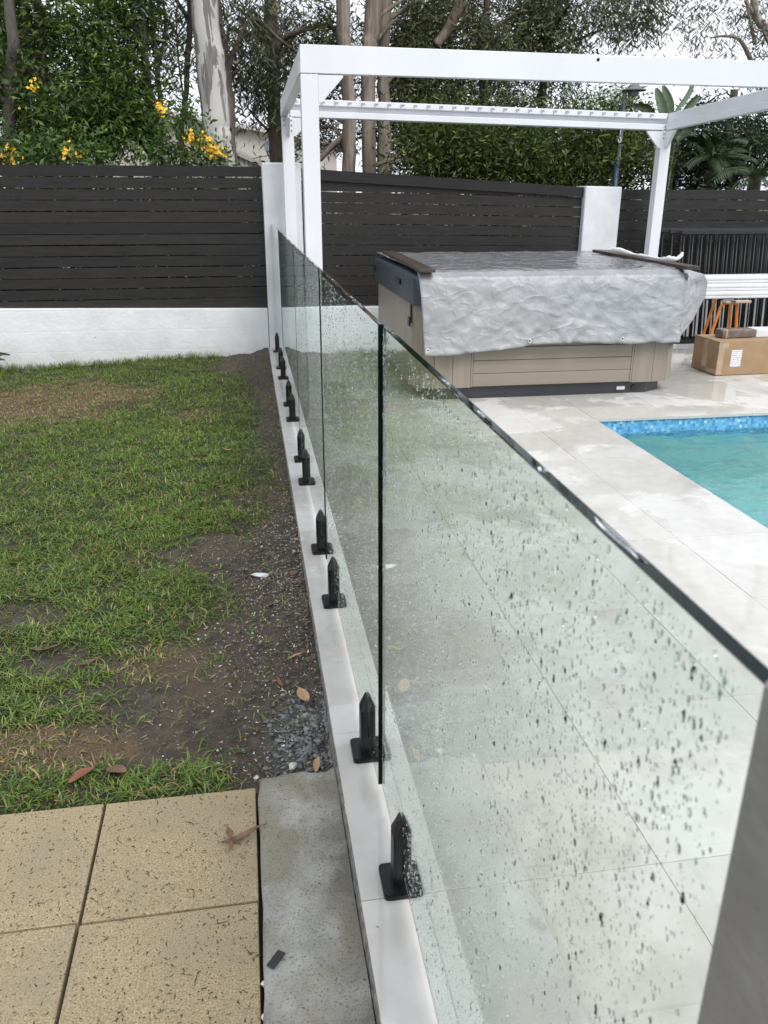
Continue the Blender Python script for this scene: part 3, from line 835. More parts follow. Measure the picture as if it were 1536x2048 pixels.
for k in range(6):
    y0, y1 = joints[k], joints[k + 1]
    root = thing('glass_fence_panel', (0, (y0 + y1) / 2, 0), glabels[k], 'glass fence', 'frameless glass pool fence panels')
    dz = [0, .004, .002, .001, .003, 0][k]
    obj('glass_pane', glass_me(y0 + .0025, y1 - .0025, .05, 1.2 + dz), root, loc=(PDX[k], 0, 0))
    for ys_ in spig[k]:
        s = obj('spigot', SP, root, None, loc=(PDX[k], ys_, 0), rot=(0, 0, rng.normal(0, .01)))
        b_ = bpy.data.objects.new('base_plate', PL); COL.objects.link(b_); b_.parent = s

# rain drops clinging to the glass
def drops():
    nseg = 8
    rings = [(1.0, 0.0), (.93, .36), (.66, .74), (.28, .96)]
    D = []
    for (ya, yb, cnt, rmax, med, px_) in [(.36, 1.655, 19000, .0027, .00085, PDX[0]), (1.68, 3.05, 10000, .0022, .00072, PDX[1]), (3.08, 4.68, 5000, .002, .0007, PDX[2])]:
        k = cnt * 3
        y = rng.uniform(ya, yb, k); z = rng.uniform(.06, 1.19, k)
        dn = VN.f(y * 2.6 + 3, z * 1.1 + 8, 3) * .7 + VN.f(y * 14 + 30, z * 1.2, 2) * .5
        dn = dn + .25 * np.clip(z - .55, 0, 1) + (.22 * np.clip(1.15 - y, -.5, .5) if ya < 1 else 0)
        kp = rng.random(k) < np.clip((dn - .42) * 2.2, .06, 1)
        y, z = y[kp][:cnt], z[kp][:cnt]
        r = np.clip(rng.lognormal(math.log(med), .55, len(y)), .0005, rmax)
        side = np.where(rng.random(len(y)) < .85, -1, 1)
        D.append(np.stack([side, y, z, r, np.full(len(y), px_)], 1))
    D = np.vstack(D); k = len(D)
    asp = rng.uniform(1.05, 2.0, k); flat = rng.uniform(.42, .7, k)
    ang = np.arange(nseg) * 2 * np.pi / nseg
    V = []
    side = D[:, 0]
    for (rr, h) in rings:
        yy = D[:, 1:2] + np.cos(ang)[None] * (D[:, 3:4] * rr) * (1 + .12 * rng.normal(0, 1, (k, nseg)) * 0)
        zz = D[:, 2:3] + np.sin(ang)[None] * (D[:, 3] * rr * asp)[:, None] - (np.sin(ang)[None] < 0) * (D[:, 3] * .25)[:, None] * rr
        xx = (D[:, 4] + side * (.0063 + D[:, 3] * flat * h))[:, None] + np.zeros((1, nseg))
        V.append(np.stack([xx, yy, zz], 2))
    V = np.concatenate(V, 1)                       # k, 4*nseg, 3
    topv = np.stack([D[:, 4] + side * (.0063 + D[:, 3] * flat), D[:, 1], D[:, 2]], 1)[:, None, :]
    botv = np.stack([D[:, 4] + side * .0063, D[:, 1], D[:, 2]], 1)[:, None, :]
    V = np.concatenate([V, topv, botv], 1)
    nv = V.shape[1]; F = []
    for q in range(3):
        for s in range(nseg):
            a, b_ = q * nseg + s, q * nseg + (s + 1) % nseg
            F += [(a, b_, b_ + nseg), (a, b_ + nseg, a + nseg)]
    for s in range(nseg):
        F.append((3 * nseg + s, 3 * nseg + (s + 1) % nseg, nv - 2)); F.append(((s + 1) % nseg, s, nv - 1))
    F = np.array(F)
    FF = np.where((side < 0)[:, None, None], F[None, :, ::-1], F[None]) + (np.arange(k) * nv)[:, None, None]
    # orientation: side +1 grows towards +x with y->z counter-clockwise
    me = npmesh('rain_drops', V.reshape(-1, 3), FF.reshape(-1, 3), True)
    return tag(obj('rain_drops', me, None, MAT['drop']), 'rain drops clinging to the near glass fence panels', 'rain drops', kind='stuff')
drops()
# beads of water standing along the top edges
def beads():
    parts = []
    for k in range(4):
        y = joints[k] + .02
        while y < joints[k + 1] - .03:
            L = rng.uniform(.012, .14); L = min(L, joints[k + 1] - .01 - y)
            if rng.random() < .36:
                hw = rng.uniform(.0025, .0042); hh_ = rng.uniform(.0008, .0016); zt = 1.2003 + [0, .004, .002, .001][k]
                ys = np.linspace(0, 1, 9); V = []; F = []
                for t in ys:
                    w_ = hw * (1 - (2 * t - 1) ** 4) ** .5 + .0002; xo = PDX[k] + .0008 * math.sin(t * 6 + y * 40)
                    for (c, h) in ((-1, 0), (-.75, .66), (0, 1), (.75, .66), (1, 0)):
                        V.append((xo + c * w_, y + t * L, zt + h * hh_ * (w_ / hw)))
                for i in range(8):
                    for j in range(4): F.append((i * 5 + j, i * 5 + j + 1, i * 5 + j + 6, i * 5 + j + 5))
                    F.append((i * 5 + 4, i * 5, i * 5 + 5, i * 5 + 9))
                F += [(0, 4, 3, 2, 1), (40, 41, 42, 43, 44)]
                parts.append((V, F))
            y += L + rng.uniform(.004, .05)
    V, F = merge_data(parts)
    return tag(obj('water_beads', pyd('water_beads', V, F, True), None, MAT['drop']), 'beads of rain water standing on the top edges of the glass', 'water beads', kind='stuff')
beads()

# ------------------------------------------------------------------ pergola
pg = thing('pergola', (2.0, 7.0, 0), 'white aluminium pergola frame over the hot tub', 'pergola')
PX0, PX1, PYF, PYR, PW = .112, 3.815, 5.57, 8.245, .106
zt_ = lambda x, y: 2.300 - .0055 * x - (.018 if y > 7 else 0) - (.012 * x if y > 7 else 0)
for (px, py) in [(PX0, PYF), (PX0, PYR), (PX1, PYR), (PX1, PYF)]:
    post = box('post', px, px + PW, py, py + PW, 0.012, zt_(px, py) - .158, MAT['powder_white'], pg, .003)
    box('foot_plate', px - .02, px + PW + .02, py - .02, py + PW + .02, 0.001, .012, MAT['powder_white'], post, .002)
def beam(name, a, b, w, h, mat=MAT['powder_white'], bevel=.003):
    """box beam between two points on its top centreline"""
    A, B = Vector(a), Vector(b); L = (B - A).length
    me = box_me(name, (L, w, h), bevel)
    d = (B - A).normalized()
    q = Matrix.Rotation(math.atan2(d.y, d.x), 4, 'Z') @ Matrix.Rotation(-math.asin(d.z), 4, 'Y')
    o = bpy.data.objects.new(name, me); me.materials.append(mat)
    o.matrix_basis = Matrix.Translation((A + B) / 2 - Vector((0, 0, h / 2))) @ q
    link(o, pg)
    return o
H = .154
zf0, zf1 = zt_(PX0, 5), zt_(PX1 + PW, 5)
zr0, zr1 = zt_(PX0, 8), zt_(PX1 + PW, 8)
fb = beam('beam', (PX0, PYF + .026, zf0), (PX1 + PW, PYF + .026, zf1), .052, H)
# side beams: upper plate and a lower flange standing 14 mm proud on the inside and outside
for (xa, z0_, z1_, sgn) in [(PX0, zf0, zr0, 1), (PX1 + PW - .052, zf1, zr1, -1)]:
    sb = beam('beam', (xa + .026, PYF + .0535, z0_ - .002), (xa + .026, PYR + PW - .054, z1_ - .002), .046, H - .066)
    fl_ = beam('flange', (xa + .026, PYF + .0535, z0_ - .002 - (H - .064)), (xa + .026, PYR + PW - .054, z1_ - .002 - (H - .064)), .064, .060)
    # dark reveal line between
# rear beam: back plate, top lip with blade clips, lower flange
yb_ = PYR + PW
rb = beam('beam', (PX0, yb_ - .012, zr0), (PX1 + PW, yb_ - .012, zr1), .024, H)
lip = beam('top_lip', (PX0 + .052, yb_ - .052, zr0 - .001), (PX1 + .05, yb_ - .052, zr1 - .001), .052, .050)
lfl = beam('flange', (PX0 + .056, yb_ - .060, zr0 - .100), (PX1 + .05, yb_ - .060, zr1 - .100), .070, .052)
clip_me = None
def clip_mesh():
    bm = bmesh.new()
    bm_box(bm, (0, 0, 0), (.036, .008, .010)); bm_box(bm, (-.012, -.0005, -.012), (.010, .007, .022))
    return from_bm('blade_clip', bm)
clip_me = clip_mesh(); cm_ = M('clip_grey', (.42, .43, .45), None, rough=.5); clip_me.materials.append(cm_)
for k in range(29):
    t = (k + .6) / 29.6
    x = PX0 + .06 + t * (PX1 - PX0 - .05)
    z = zr0 + (zr1 - zr0) * (x - PX0) / (PX1 + PW - PX0) - .018
    obj('blade_clip', clip_me, pg, None, loc=(x, yb_ - .083, z))
def gusset(pts, ext):
    v = [Vector(p) for p in pts]; e = Vector(ext)
    V = v + [p + e for p in v]; k = len(v)
    F = [tuple(range(k)), tuple(range(2 * k - 1, k - 1, -1))] + [(i, i + k, (i + 1) % k + k, (i + 1) % k) for i in range(k)]
    bm = bmesh.new()
    bv = [bm.verts.new(p) for p in V]
    for f in F: bm.faces.new([bv[i] for i in f])
    bmesh.ops.recalc_face_normals(bm, faces=bm.faces)
    return obj('gusset', from_bm('gusset', bm), pg, MAT['powder_white'])
GS = .152
for (px, py) in [(PX0, PYF), (PX0, PYR), (PX1, PYR), (PX1, PYF)]:
    zz = zt_(px + PW, py) - .160
    sx_ = 1 if px == PX0 else -1
    xe = px + PW + .001 if sx_ > 0 else px - .001
    gusset([(xe, py + .004, zz), (xe + sx_ * GS, py + .004, zz), (xe + sx_ * GS, py + .004, zz - .012), (xe + sx_ * .02, py + .004, zz - GS), (xe, py + .004, zz - GS)], (0, .03, 0))
    sy_ = 1 if py == PYF else -1
    ye = py + PW + .001 if sy_ > 0 else py - .001
    gusset([(px + .038, ye, zz), (px + .038, ye + sy_ * GS, zz), (px + .038, ye + sy_ * GS, zz - .012), (px + .038, ye + sy_ * .02, zz - GS), (px + .038, ye, zz - GS)], (.03, 0, 0))
bolt_v, bolt_f = tube_data([(0, 0, 0), (0, -.003, 0)], .0075, 8)
bolt_me = pyd('bolt', bolt_v, bolt_f); bolt_me.materials.append(M('bolt_grey', (.22, .23, .25), None, rough=.4, metal=.5))
for (px, zz) in [(PX0, zr0), (PX1, zr1)]:
    for (dx, dzz) in [(.03, -.12), (.075, -.12), (.03, -.145), (.075, -.145), (.02, -.185), (.02, -.225), (.086, -.185), (.086, -.225), (.086, -.27)]:
        yq = PYR - .001 if dzz < -.155 else yb_ - .096
        obj('bolt', bolt_me, pg, None, loc=(px + dx, yq, zz + dzz))
# plugged hole on the front beam and a hook on a short cord below the rear beam
pv, pf = tube_data([(0, 0, 0), (0, -.0025, 0)], .010, 10); pl_ = pyd('hole_plug', pv, pf)
obj('hole_plug', pl_, pg, MAT['dark'], loc=(2.0, PYF - .0005, 2.262))
hx = at(1243, 240, 8.27).x
hk = tube('hook_cord', [(hx, 8.27, zr0 - .02 * hx - .14), (hx, 8.27, zr0 - .02 * hx - .215)], .003, MAT['string'], pg, 6)
hp, hr = smoothpath([(hx, 8.27, 2.0), (hx + .012, 8.27, 1.985), (hx + .012, 8.27, 1.965), (hx, 8.27, 1.952), (hx - .012, 8.27, 1.965), (hx - .009, 8.27, 1.98)], [.004] * 6, 3)
off = Vector((0, 0, (zr0 - .02 * hx - .215) - 2.0))
tube('hook', [p + off for p in hp], hr, MAT['powder_white'], pg, 6)

# ------------------------------------------------------------------ hot tub
SX0, SX1, SY0, SY1 = .935, 3.055, 5.955, 8.06
tub = thing('hot_tub', (2.0, 7.0, 0), 'taupe panelled hot tub under a slate blue cover', 'hot tub')
def rrect(x0, x1, y0, y1, r, k=3):
    P = []
    for (cx_, cy_, a0) in [(x0 + r, y0 + r, 180), (x1 - r, y0 + r, 270), (x1 - r, y1 - r, 0), (x0 + r, y1 - r, 90)]:
        for i in range(k + 1):
            a = R(a0 + 90 * i / k); P.append((cx_ + r * math.cos(a), cy_ + r * math.sin(a)))
    return P
def loopwall(name, P, z0, z1, mat, parent, cap=True, inset=0, smooth=False):
    k = len(P); V = [(x, y, z0) for x, y in P] + [(x, y, z1) for x, y in P]
    F = [(i, (i + 1) % k, (i + 1) % k + k, i + k) for i in range(k)]
    if cap: F.append(tuple(range(k, 2 * k)))
    return obj(name, pyd(name, V, F, smooth), parent, mat)
base_in = [(SX0 + .13, SY0 + .035), (SX1 - .26, SY0 + .035), (SX1 - .10, SY0 + .14), (SX1 - .05, SY0 + .3), (SX1 - .05, SY1 - .2), (SX0 + .08, SY1 - .05), (SX0 + .05, SY0 + .2)]
bt = loopwall('base', base_in, .002, .105, MAT['spa_base'], tub)
loopwall('inner_shell', rrect(SX0 + .03, SX1 - .03, SY0 + .03, SY1 - .03, .15), .10, .80, MAT['spa_base'], tub)
# front boards
fx0, fx1 = 1.372, 2.640
zb_ = .096; nbd = 7; bh = (.79 - zb_) / nbd
for k in range(nbd):
    box('board', fx0, fx1, SY0 + .004, SY0 + .026, zb_ + k * bh + .0015, zb_ + (k + 1) * bh - .0015, MAT['spa_panel'], tub, .003)
# edge stiles either side of the boards
for (xa, xb) in [(fx0 - .016, fx0 - .001), (fx1 + .001, fx1 + .016)]:
    box('stile', xa, xb, SY0 + .001, SY0 + .026, zb_, .79, MAT['spa_corner'], tub, .002)
# corner panels: vertical strips round a soft corner
def corner(pts):
    for i in range(len(pts) - 1):
        (xa, ya), (xb, yb2) = pts[i], pts[i + 1]
        d = Vector((xb - xa, yb2 - ya, 0)); L = d.length; d.normalize(); nn_ = Vector((d.y, -d.x, 0))
        g_ = .0018
        A = Vector((xa, ya, 0)) + d * g_; B = Vector((xb, yb2, 0)) - d * g_
        V = []
        for p in (A, B):
            for z in (zb_ - .004, .79): V += [p + Vector((0, 0, z)), p - nn_ * .02 + Vector((0, 0, z))]
        F = [(0, 4, 6, 2), (1, 3, 7, 5), (0, 2, 3, 1), (4, 5, 7, 6), (2, 6, 7, 3), (0, 1, 5, 4)]
        obj('corner_strip', pyd('corner_strip', V, F), tub, MAT['spa_corner'])
corner([(SX0, 6.40), (SX0, 6.13), (SX0 + .055, 6.01), (1.075, SY0 + .012), (1.215, SY0 + .002), (fx0 - .017, SY0 + .002)])
corner([(fx1 + .017, SY0 + .002), (2.825, SY0 + .002), (2.945, SY0 + .02), (3.02, SY0 + .085), (SX1, SY0 + .2), (SX1, 6.40)])
corner([(SX0 + .2, SY1), (SX0 + .03, SY1 - .08), (SX0, SY1 - .25)])
corner([(SX1, SY1 - .25), (SX1 - .03, SY1 - .08), (SX1 - .2, SY1)])
box('side_panel', SX0 + .001, SX0 + .02, 6.404, SY1 - .254, zb_, .79, MAT['spa_corner'], tub, .002)
box('side_panel', SX1 - .02, SX1 - .001, 6.404, SY1 - .254, zb_, .79, MAT['spa_corner'], tub, .002)
box('side_panel', SX0 + .204, SX1 - .204, SY1 - .02, SY1 - .001, zb_, .79, MAT['spa_corner'], tub, .002)
# badge, drain cap on the base
bd = box('badge', 2.555, 2.625, SY0 + .030, SY0 + .0345, .028, .056, MAT['badge'], bt, .002)
dv, df = tube_data([(0, 0, 0), (0, -.012, 0)], .022, 14)
obj('drain_cap', pyd('drain_cap', dv, df), bt, MAT['black_plastic'], loc=(2.70, SY0 + .034, .045))
# cover: skirted vinyl lid with a soft raised middle
cvP = rrect(SX0 - .015, SX1 + .015, SY0 - .015, SY1 + .015, .13, 4)
k = len(cvP)
cen = Vector(((SX0 + SX1) / 2, (SY0 + SY1) / 2, 0))
V = []; F = []
for (z, s) in [(.705, 1.002), (.80, 1.0), (.885, 1.0), (.905, .996), (.914, .97), (.93, .5), (.938, .0)]:
    for (x, y) in cvP:
        p = Vector((x, y, 0)); p = cen + (p - cen) * s
        V.append((p.x, p.y, z + (.004 * math.sin(x * 9) * math.sin(y * 8) if z < .72 else 0)))
for r_ in range(6):
    for i in range(k): F.append((r_ * k + i, r_ * k + (i + 1) % k, (r_ + 1) * k + (i + 1) % k, (r_ + 1) * k + i))
cov = obj('cover', pyd('cover', V, F, True), tub, MAT['spa_cover'])
box('handle', SX0 - .030, SX0 - .0175, 6.55, 6.75, .80, .845, MAT['black_plastic'], cov, .004)
box('handle', SX0 - .030, SX0 - .0175, 7.85, 7.97, .80, .845, MAT['black_plastic'], cov, .004)
lt = box('latch_strap', SX0 - .014, SX0 + .006, 6.14, 6.18, .56, .72, MAT['black_plastic'], tub, .002)
box('buckle', SX0 - .028, SX0 - .0145, 6.125, 6.195, .535, .60, MAT['black_plastic'], lt, .004)

# tarpaulin draped over the cover
def tarp():
    V = []; F = []
    def grid(fn, nu, nv):
        o = len(V)
        for i in range(nu + 1):
            for j in range(nv + 1): V.append(fn(i / nu, j / nv))
        for i in range(nu):
            for j in range(nv):
                a = o + i * (nv + 1) + j
                F.append((a, a + nv + 1, a + nv + 2, a + 1))
    def rid(x, y, s, seed):
        v = VN.f(np.array([x * s + seed]), np.array([y * s + seed * 2]), 3)[0]
        return 1 - abs(v - .5) * 4
    yF = SY0 - .024
    def main(u, v):
        s = v * (2.12 + .56)
        xt = .955 + u * (3.085 - .955)
        xd = .935 + u * (2.968 - .935)
        if s < 2.10:
            y = SY1 + .02 - s; t = s / 2.10
            x = xt + (xd - xt) * max(0, (t - .85) / .15)
            z = .9435 + .016 * math.sin(math.pi * min(1, max(0, u))) * math.sin(math.pi * t) + .007 * rid(x, y, 3.0, 4.0) + .004 * rid(x, y, 8, 9)
            if t > .96: z -= .012 * ((t - .96) / .04) ** 2
            return (x, y, z)
        q = (s - 2.10) / .58
        drop = .500 + .060 * max(0, 1 - u * 2.2) + .012 * math.sin(u * 9) + .010 * rid(u * 3.0, 1.0, 3.0, 77) + .02 * (u > .9) * 0
        z = .925 - q * drop
        a = min(1, q * 7)
        x = xd + .045 * q * (1 - u) ** 2 + .010 * rid(u * 3, q, 3, 2) * q
        fold = .020 * rid(x * 1.3 + q * .5, q * .35, 3.2, 11) + .013 * rid(x * 1.0 - q * .5, q, 5.5, 23) + .005 * rid(x, q * 1.2, 12, 31)
        bulge = .05 * math.exp(-((u - .5 - .06 * (q - .5)) / .035) ** 2) * q * (1.1 - q * .6)
        flare = .012 + .028 * q ** 1.5
        y = yF - a * (flare + max(-.006, fold) * (.4 + .8 * q) + bulge * .55)
        return (x, y, z)
    grid(main, 130, 120)
    # right-hand dog-ear flap folding out from the corner
    def ear(u, v):
        # v 0..1 down the crease and the outer edge, u 0..1 from the crease outwards
        cx_, cy_, cz_ = main(1.0, (2.10 + .58 * v) / 2.68)
        outer = [(3.06, 6.12, .935), (3.30, 6.22, .880), (3.385, 6.30, .815), (3.385, 6.30, .70), (3.22, 6.16, .53), (3.035, 6.03, .385), (2.985, 5.985, .350)]
        t = v * (len(outer) - 1); i = min(int(t), len(outer) - 2); f = t - i
        ob = Vector(outer[i]).lerp(Vector(outer[i + 1]), f)
        p = Vector((cx_ + .002, cy_ + .004, cz_)).lerp(ob, u)
        w_ = math.sin(math.pi * u)
        p.y += .02 * w_ * rid(u * 2, v * 2, 2.2, 41) + .02 * w_
        p.z += .006 * w_ * rid(u * 3, v * 3, 3, 5)
        return tuple(p)
    grid(ear, 30, 60)
    # right side drape, hanging behind the ear
    def sidew(u, v):
        y = 6.13 + u * (SY1 + .02 - 6.13)
        w_ = .012 * rid(y, v, 4, 51)
        return (3.084 + .02 * v + w_ * v, y + .12 * v, .936 - .22 * v - .01 * (v > 0))
    grid(sidew, 60, 24)
    me = pyd('tarpaulin', V, F, True)
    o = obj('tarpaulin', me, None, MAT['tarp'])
    tag(o, 'crumpled silver grey tarpaulin draped over the hot tub', 'tarpaulin')
    sm = o.modifiers.new('thickness', 'SOLIDIFY'); sm.thickness = .0022; sm.offset = -1
    # eyelets along the hem
    tv = []; tf = []
    for i in range(14):
        for j in range(6):
            a = 2 * math.pi * i / 14; b_ = 2 * math.pi * j / 6
            tv.append(((.011 + .0045 * math.cos(b_)) * math.cos(a), .0035 * math.sin(b_), (.011 + .0045 * math.cos(b_)) * math.sin(a)))
    for i in range(14):
        for j in range(6): tf.append((i * 6 + j, ((i + 1) % 14) * 6 + j, ((i + 1) % 14) * 6 + (j + 1) % 6, i * 6 + (j + 1) % 6))
    em = pyd('eyelet', tv, tf, True); em.materials.append(MAT['eyelet'])
    dv_, df_ = tube_data([(0, .0006, 0), (0, -.0006, 0)], .0085, 12); dm = pyd('eyelet_hole', dv_, df_); dm.materials.append(MAT['dark'])
    for u in (.012, .40, .765):
        p = Vector(main(u, .985)) + Vector((0, -.005, .0))
        e_ = obj('eyelet', em, o, None, loc=p); h_ = bpy.data.objects.new('eyelet_hole', dm); COL.objects.link(h_); h_.parent = e_
    e_ = obj('eyelet', em, o, None, loc=(2.990, 5.972, .362), rot=(0, 0, .5)); h_ = bpy.data.objects.new('eyelet_hole', dm); COL.objects.link(h_); h_.parent = e_
tarp()

def plank(label, a, b, w_, h_, mat):
    A, B = Vector(a), Vector(b); d = B - A; L = d.length
    me = box_me('timber_plank', (w_, L, h_), .003); me.materials.append(mat)
    o = bpy.data.objects.new('timber_plank', me); COL.objects.link(o)
    o.location = (A + B) / 2 + Vector((0, 0, h_ / 2)); o.rotation_euler = (math.atan2(d.z, math.hypot(d.x, d.y)), 0, math.atan2(-d.x, d.y))
    return tag(o, label, 'plank', 'timber planks weighing down the tarpaulin')
plank('brown timber plank on the tarpaulin, beside the exposed blue cover edge', (.985, 5.865, .948), (1.055, 7.95, .952), .118, .022, MAT['plank'])
plank('dark timber plank on the tarpaulin, beside the crumpled white strap', (3.005, 5.86, .945), (3.045, 7.75, .957), .105, .026, MAT['plank'])
# bundled white plastic strap lying along the right plank
sp_p, sp_r = smoothpath([(3.135, 7.75, .965), (3.15, 7.5, .985), (3.155, 7.2, .968), (3.16, 6.9, .966), (3.17, 6.70, .962), (3.20, 6.62, .975), (3.25, 6.60, .972), (3.30, 6.62, .995), (3.33, 6.66, 1.01)], [.022, .028, .018, .016, .016, .02, .014, .016, .012], 4)
tv, tf = tube_data(sp_p, sp_r, 8, True, .5, 4)
o = obj('plastic_strap', pyd('plastic_strap', tv, tf, True), None, MAT['string'])
tag(o, 'crumpled white plastic strap lying along the dark timber plank', 'strap')

# ------------------------------------------------------------------ stacked black tubular fence panels
bar_v, bar_f = tube_data([(0, 0, 0), (0, 0, 1.0)], .0095, 6); bar_me = pyd('bar', bar_v, bar_f, True); bar_me.materials.append(MAT['bar_metal'])
pl_lab = ['black tubular fence panel, front of the stack leaning on the slat fence',
          'black tubular fence panel, second from the front of the leaning stack',
          'black tubular fence panel, third from the front of the leaning stack',
          'black tubular fence panel, rearmost of the stack leaning on the slat fence']
for q in range(4):
    x0 = [4.135, 4.05, 3.985, 3.925][q]; yt = 8.22 + .085 * q; ybm = yt - .12; zt = 1.112 + [.0, .006, .012, .016][q]; x1 = x0 + 2.45
    root = thing('tubular_fence_panel', ((x0 + x1) / 2, ybm, 0), pl_lab[q], 'fence panel', 'black fence panels in a leaning stack')
    th_ = math.atan2(yt - ybm, zt)
    for (z, hh_, nm) in [(.016, .030, 'bottom_rail'), (zt, .038, 'top_rail')]:
        yy = ybm + (yt - ybm) * z / zt
        rme = box_me(nm, (x1 - x0, .030, hh_), .004); rme.materials.append(MAT['bar_metal'])
        obj(nm, rme, root, None, loc=((x0 + x1) / 2, yy, z), rot=(-th_, 0, 0))
    nb = 25
    for k in range(nb):
        xx = x0 + .035 + k * (x1 - x0 - .07) / (nb - 1)
        obj('bar', bar_me, root, None, loc=(xx, ybm + .003, .02), rot=(-th_, 0, 0), scale=(1, 1, (zt - .03) / math.cos(th_)))

# ------------------------------------------------------------------ white aluminium blades on an orange trestle
def blade_profile():
    # section in (y, z): a box with ribs on its face
    return [(-.075, .0), (-.078, .006), (-.078, .018), (-.070, .021), (-.070, .030), (-.078, .033), (-.078, .052), (-.072, .056), (-.072, .062), (-.060, .068), (.075, .068), (.075, .0)]
def blade(label, x0, x1, y, z, rot=0):
    P = blade_profile(); k = len(P)
    V = [(x0, y + a, z + c) for a, c in P] + [(x1, y + a, z + c) for a, c in P]
    F = [(i, (i + 1) % k, (i + 1) % k + k, i + k) for i in range(k)] + [tuple(range(k - 1, -1, -1)), tuple(range(k, 2 * k))]
    bm = bmesh.new(); bv = [bm.verts.new(v) for v in V]
    for f in F: bm.faces.new([bv[i] for i in f])
    bmesh.ops.recalc_face_normals(bm, faces=bm.faces)
    o = obj('aluminium_blade', from_bm('aluminium_blade', bm), None, MAT['powder_white'])
    return tag(o, label, 'blade', 'white pergola blades stacked on the trestle')
blade('white ribbed aluminium blade, lowest of the stack on the orange trestle', 3.70, 6.9, 7.42, .553)
blade('white ribbed aluminium blade, middle of the stack on the orange trestle', 3.62, 6.85, 7.43, .6225)
blade('white ribbed aluminium blade, topmost of the stack on the orange trestle', 3.66, 6.95, 7.44, .692)
tr = thing('trestle', (4.2, 7.4, 0), 'orange tubular trestle carrying the white blades', 'trestle')
for (yy, nm) in [(7.24, 'leg_frame'), (7.72, 'leg_frame')]:
    P, rr = smoothpath([(3.985, yy, .004), (4.03, yy, .18), (4.085, yy, .42), (4.105, yy, .495), (4.145, yy, .522), (4.20, yy, .524), (4.245, yy, .52), (4.265, yy, .495), (4.275, yy, .42), (4.325, yy, .004)], [.0135] * 10, 4)
    P = [p + Vector((.22 * (yy > 7.5), 0, 0)) for p in P]
    tube(nm, P, rr, MAT['orange'], tr, 10)
tb_ = box('top_bar', 4.13, 4.23, 7.13, 7.83, .5385, .552, MAT['plank'], tr, .003, rot=(0, 0, -.43)); tb_.location.x = 4.29
box('end_wrap', 4.10, 4.36, 7.16, 7.23, .528, .551, MAT['tape'], tr, .005)
# cardboard box
bx = thing('cardboard_box', (4.4, 6.7, 0), 'long taped cardboard box with a white label on the wet deck', 'box')
BA = R(1.5)
def brot(x, y): return (3.69 + x * math.cos(BA) - y * math.sin(BA), 6.49 + x * math.sin(BA) + y * math.cos(BA))
def bbox(name, x0, x1, y0, y1, z0, z1, mat, parent=bx, bev=.003):
    me = box_me(name, (x1 - x0, y1 - y0, z1 - z0), bev); me.materials.append(mat)
    c = brot((x0 + x1) / 2, (y0 + y1) / 2)
    return obj(name, me, parent, None, loc=(c[0], c[1], (z0 + z1) / 2), rot=(0, 0, BA))
body = bbox('carton', 0, 1.75, 0, .40, .002, .290, MAT['cardboard'], bev=.006)
bbox('flap', 0.002, 1.748, .004, .198, .2905, .2945, MAT['cardboard'], bev=.001)
bbox('flap', 0.002, 1.748, .202, .396, .2905, .2945, MAT['cardboard'], bev=.001)
bbox('tape', -.0015, .0005, .165, .235, .05, .2885, MAT['tape'], bev=0)
bbox('tape', -.002, .09, -.0015, .0004, .235, .2895, MAT['tape'], bev=0)
bbox('tape', .001, .055, -.0015, .0004, .012, .232, MAT['tape'], bev=0)
bbox('tape', -.0015, .0004, .012, .16, .012, .05, MAT['tape'], bev=0)
bbox('tape', .001, 1.75, .165, .235, .2946, .2956, MAT['tape'], bev=0)
bbox('address_label', .125, .225, -.0016, -.0002, .075, .222, MAT['label'], bev=0)
pk = thing('wrapped_parcel', (3.96, 6.72, .296), 'dark brown tape wrapped parcel on the cardboard box', 'parcel')
me = box_me('parcel', (.315, .12, .075), .016, 3); me.materials.append(MAT['wrap'])
obj('parcel', me, pk, None, loc=(3.945, 6.70, .335), rot=(0, 0, .05))
me = box_me('tape_band', (.028, .123, .078), .014, 3); me.materials.append(MAT['tape'])
obj('tape_band', me, pk, None, loc=(3.83, 6.694, .335), rot=(0, 0, .05))
wp = box('white_packet', 4.13, 4.9, 6.66, 6.82, .2965, .365, MAT['powder_white'], None, .008, 2)
tag(wp, 'long white packet on the cardboard box behind the brown parcel', 'packet')

# ------------------------------------------------------------------ litter and small things on the ground
def leaf_thing(label, x, y, L, wd, rz, mat, curl=.25, z=None, lift=.003):
    L *= .82; wd *= .8
    nu = 10; V = []; F = []
    for i in range(nu + 1):
        t = i / nu; w_ = wd * math.sin(math.pi * min(1, t * .96 + .02)) ** .8 * (1 - .25 * t)
        zc = curl * L * (t - .5) ** 2 + .004 * math.sin(t * 5 + x * 9)
        for s in (-1, 0, 1):
            L = L * 1.0; V.append(((t - .5) * L + .1 * L * s * s * 0, s * w_ / 2 + .06 * L * math.sin(t * 2.5), zc + abs(s) * w_ * .22))
    for i in range(nu):
        for s in range(2):
            a = i * 3 + s; F.append((a, a + 3, a + 4, a + 1))
    V2 = [(p[0], p[1], p[2] + .0008) for p in V]
    o0 = len(V); F2 = [tuple(i + o0 for i in f) for f in F]; F1 = [f[::-1] for f in F]
    # stalk
    sv_, sf_ = tube_data([(L * .5, .06 * L * math.sin(2.5), curl * L * .25), (L * .62, .1 * L, curl * L * .2)], .0011, 5)
    oo = len(V) * 2
    me = pyd('fallen_leaf', V + V2 + list(sv_), F1 + F2 + [tuple(i + oo for i in f) for f in sf_], True)
    zz = float(ground_z(np.array([x]), np.array([y]))[0]) if z is None else z
    o = obj('fallen_leaf', me, None, mat, loc=(x, y, zz + lift), rot=(rng.normal(0, .15), rng.normal(0, .12), rz))
    return tag(o, label, 'leaf', 'dry leaves fallen on the ground')
leaf_thing('curled brown leaf on dark soil beside the white paper scrap', -.150, 3.163, .055, .045, .4, MAT['brownleaf'], 1.2, lift=.012)
